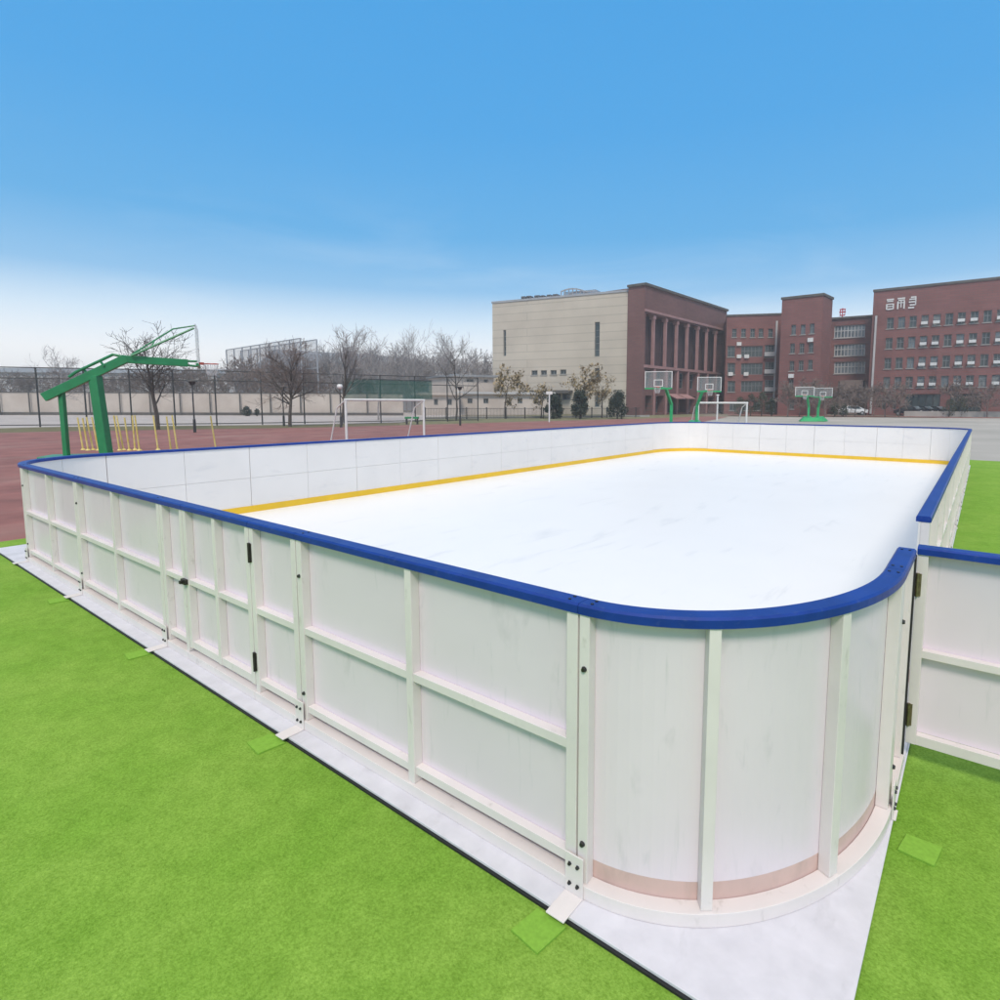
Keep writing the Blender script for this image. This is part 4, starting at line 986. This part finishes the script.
small_hoop(804.8, 391.6, 809, 58, 17.5, 9.5, 'small far green hoop, left of the pair sharing a spot before the school', .1, gh, dback=.9, thick=.2)
small_hoop(823.2, 392.6, 818.5, 58.6, 17, 9.5, 'small far green hoop, right of the pair before the school', -.2, gh, dback=.9, thick=.2)
# the big cantilever hoop at the left, seen from the side
D0 = 18.6; bh = empty('large_basketball_hoop', at(101.5, D0), 'large green cantilever basketball hoop seen side on beyond the boards', 'basketball hoop')
pt = lambda x, y, d: W(x, y, d)
base = at(102.8, D0); topp = pt(95, 376, D0)
b = MB(); b.bar(V((base.x, base.y, .0)), topp, .27, .27, up=Rt0); b.build('post', M['green_paint'], bh, bevel=.015)
knee = pt(126.5, 358.5, D0+.3)
b = MB(); b.bar(pt(44, 397.5, D0-.5), knee, .20, .26); b.build('rear_beam', M['green_paint'], bh, bevel=.012)
b = MB(); b.bar(pt(124, 359.2, D0+.28), pt(188, 363.2, D0+1.3), .20, .24); b.build('arm', M['green_paint'], bh, bevel=.012)
b = MB(); b.tube([pt(69, 377, D0-.2), pt(76, 372, D0-.15), pt(113, 354.6, D0+.15), pt(127, 357.5, D0+.3)], .045, 8); b.build('brace_rod', M['green_paint'], bh)
for x0, y0, x1, y1 in ((84, 369, 87, 374), (100.5, 361.5, 104, 366)):
    b = MB(); b.bar(pt(x0, y0, D0-.05), pt(x1, y1, D0-.02), .06, .06); b.build('brace_link', M['green_paint'], bh)
b = MB(); b.bar(pt(50, 394, D0-.45), at(62.2, D0-.6), .10, .10); b.build('rear_leg', M['green_paint'], bh, bevel=.01) if False else None
b = MB(); b.bar(pt(61.5, 391.5, D0-.3), V((at(62.5, D0-.3).x, at(62.5, D0-.3).y, 0)), .14, .14, up=Rt0); b.build('rear_post', M['green_paint'], bh, bevel=.01)
b = MB(); a = at(84, D0-.15); b_ = Fac(at(40, D0-.5), at(118, D0+.15)); b.map(b_.f, 0, b_.L, -.5, .5, -.02, .10); b.build('base', M['green_paint'], bh, bevel=.02)
dc = D0+1.45; Cb = pt(197.5, 345, dc)
b = MB(); b.tube([pt(131, 356, D0+.25), pt(194, 328, dc-.4)], .034, 8); b.build('upper_strut', M['green_paint'], bh)
b = MB(); b.tube([pt(131, 355, D0+.4), pt(173, 329, dc+.2), pt(195, 325.6, dc+.5)], .024, 8); b.build('upper_strut', M['green_paint'], bh)
b = MB(); b.tube([pt(152, 346.5, D0+.65), pt(154, 341, D0+.85)], .022, 6); b.build('strut_link', M['green_paint'], bh)
# backboard: its plane contains the line of sight, so it reads as a sliver
side = (knee-topp); side.z = 0; armdir = (pt(188, 363, D0+1.3)-pt(124, 359, D0+.28)); armdir.z = 0; armdir.normalize()
sight = V((Cb.x-CP.x, Cb.y-CP.y, 0)).normalized(); nb = V((sight.y, -sight.x, 0))
if nb.dot(armdir) < 0: nb = -nb
nb = Matrix.Rotation(-.035, 3, 'Z') @ nb
hb = zat(197.5, 327, dc)-zat(197.5, 366.5, dc)
board(bh, V((Cb.x, Cb.y, (zat(197.5, 327, dc)+zat(197.5, 366.5, dc))/2)), nb, 1.8, hb, lower='green_paint', fr='acrylic')
b = MB(); b.tube([pt(186, 361.2, D0+1.25), Cb+V((0, 0, -.55))-nb*.03], .035, 8); b.tube([pt(186, 365, D0+1.25), Cb+V((0, 0, -.72))-nb*.03], .035, 8); b.build('board_bracket', M['green_paint'], bh)
# ------------------------------------------------------------------ air
b = MB(); b.box(-500, 500, -320, 500, -1.2, 25)
hm_ = bpy.data.materials.new('haze_air'); hm_.use_nodes = True; ht_ = hm_.node_tree
ht_.nodes.remove(ht_.nodes['Principled BSDF']); pv = ht_.nodes.new('ShaderNodeVolumePrincipled')
pv.inputs['Color'].default_value = (1, 1, 1, 1); pv.inputs['Density'].default_value = .0013; pv.inputs['Anisotropy'].default_value = .2
ht_.links.new(pv.outputs[0], ht_.nodes['Material Output'].inputs['Volume'])
tag(b.build('haze', hm_, loc=(0, 0, 0)), kind='stuff')
# ------------------------------------------------------------------ light
SUN_EL, SUN_AZ = rad(48), (0.55, -0.83)
w = bpy.data.worlds.new('World'); scn.world = w; w.use_nodes = True; nt = w.node_tree
bg = nt.nodes['Background']; sky = nt.nodes.new('ShaderNodeTexSky'); sky.sky_type = 'NISHITA'; sky.sun_disc = False
sky.sun_elevation = SUN_EL
d = V((SUN_AZ[0], SUN_AZ[1], 0)).normalized()
sky.sun_rotation = math.atan2(d.x, d.y)
sky.air_density = 1.0; sky.dust_density = 1.2; sky.ozone_density = 2.0
# the sky seen low over the school is deep blue paling to white at the horizon; higher up, out of view, bright white is added for neutral light
tc = nt.nodes.new('ShaderNodeTexCoord'); sx = nt.nodes.new('ShaderNodeSeparateXYZ'); nt.links.new(tc.outputs['Generated'], sx.inputs[0])
rp = nt.nodes.new('ShaderNodeValToRGB'); nt.links.new(sx.outputs['Z'], rp.inputs['Fac'])
el = rp.color_ramp.elements
stops = [(0, (1.25, 1.22, 1.20)), (.07, (1.12, 1.13, 1.14)), (.125, (.74, .90, 1.04)), (.18, (.29, .58, .89)), (.26, (.125, .45, .83)), (.40, (.078, .395, .82)), (.60, (.062, .365, .80)), (.70, (.8, .85, .92)), (.86, (1.25, 1.17, 1.10))]
el[0].position, el[0].color = stops[0][0], (*stops[0][1], 1)
el[1].position, el[1].color = stops[-1][0], (*stops[-1][1], 1)
for p_, c_ in stops[1:-1]: e_ = el.new(p_); e_.color = (*c_, 1)
mx = nt.nodes.new('ShaderNodeMixRGB'); mx.inputs['Fac'].default_value = .93
sc_ = nt.nodes.new('ShaderNodeVectorMath'); sc_.operation = 'SCALE'; sc_.inputs['Scale'].default_value = .12
nt.links.new(sky.outputs[0], sc_.inputs[0]); nt.links.new(sc_.outputs[0], mx.inputs[1]); nt.links.new(rp.outputs[0], mx.inputs[2])
mp = nt.nodes.new('ShaderNodeMapping'); mp.inputs['Scale'].default_value = (1.6, 1.6, 7.0); nt.links.new(tc.outputs['Generated'], mp.inputs['Vector'])
cn = nt.nodes.new('ShaderNodeTexNoise'); cn.inputs['Scale'].default_value = 1.7; cn.inputs['Detail'].default_value = 7; cn.inputs['Roughness'].default_value = .6
cn.inputs['Distortion'].default_value = .6; nt.links.new(mp.outputs[0], cn.inputs['Vector'])
c1 = nt.nodes.new('ShaderNodeMapRange'); c1.inputs['From Min'].default_value = .48; c1.inputs['From Max'].default_value = .78; c1.inputs['To Max'].default_value = .2; nt.links.new(cn.outputs['Fac'], c1.inputs['Value'])
c2 = nt.nodes.new('ShaderNodeMapRange'); c2.inputs['From Min'].default_value = .34; c2.inputs['From Max'].default_value = .16; nt.links.new(sx.outputs['Z'], c2.inputs['Value'])
cm = nt.nodes.new('ShaderNodeMath'); cm.operation = 'MULTIPLY'; nt.links.new(c1.outputs[0], cm.inputs[0]); nt.links.new(c2.outputs[0], cm.inputs[1])
cx_ = nt.nodes.new('ShaderNodeMixRGB'); cx_.inputs[2].default_value = (.95, 1.0, 1.04, 1); nt.links.new(cm.outputs[0], cx_.inputs['Fac']); nt.links.new(mx.outputs[0], cx_.inputs[1])
nt.links.new(cx_.outputs[0], bg.inputs[0]); bg.inputs[1].default_value = 1.0
ld = bpy.data.lights.new('sun', 'SUN'); ld.energy = 2.2; ld.angle = rad(14); ld.color = (1, .92, .82)
lo = bpy.data.objects.new('sun', ld); COL.objects.link(lo)
sv = V((d.x*math.cos(SUN_EL), d.y*math.cos(SUN_EL), math.sin(SUN_EL)))
lo.rotation_euler = sv.to_track_quat('Z', 'Y').to_euler()
scn.view_settings.view_transform = 'Standard'; scn.view_settings.look = 'None'; scn.view_settings.gamma = 1
scn.view_settings.exposure = .04
scn.cycles.max_bounces = 6; scn.cycles.transparent_max_bounces = 16
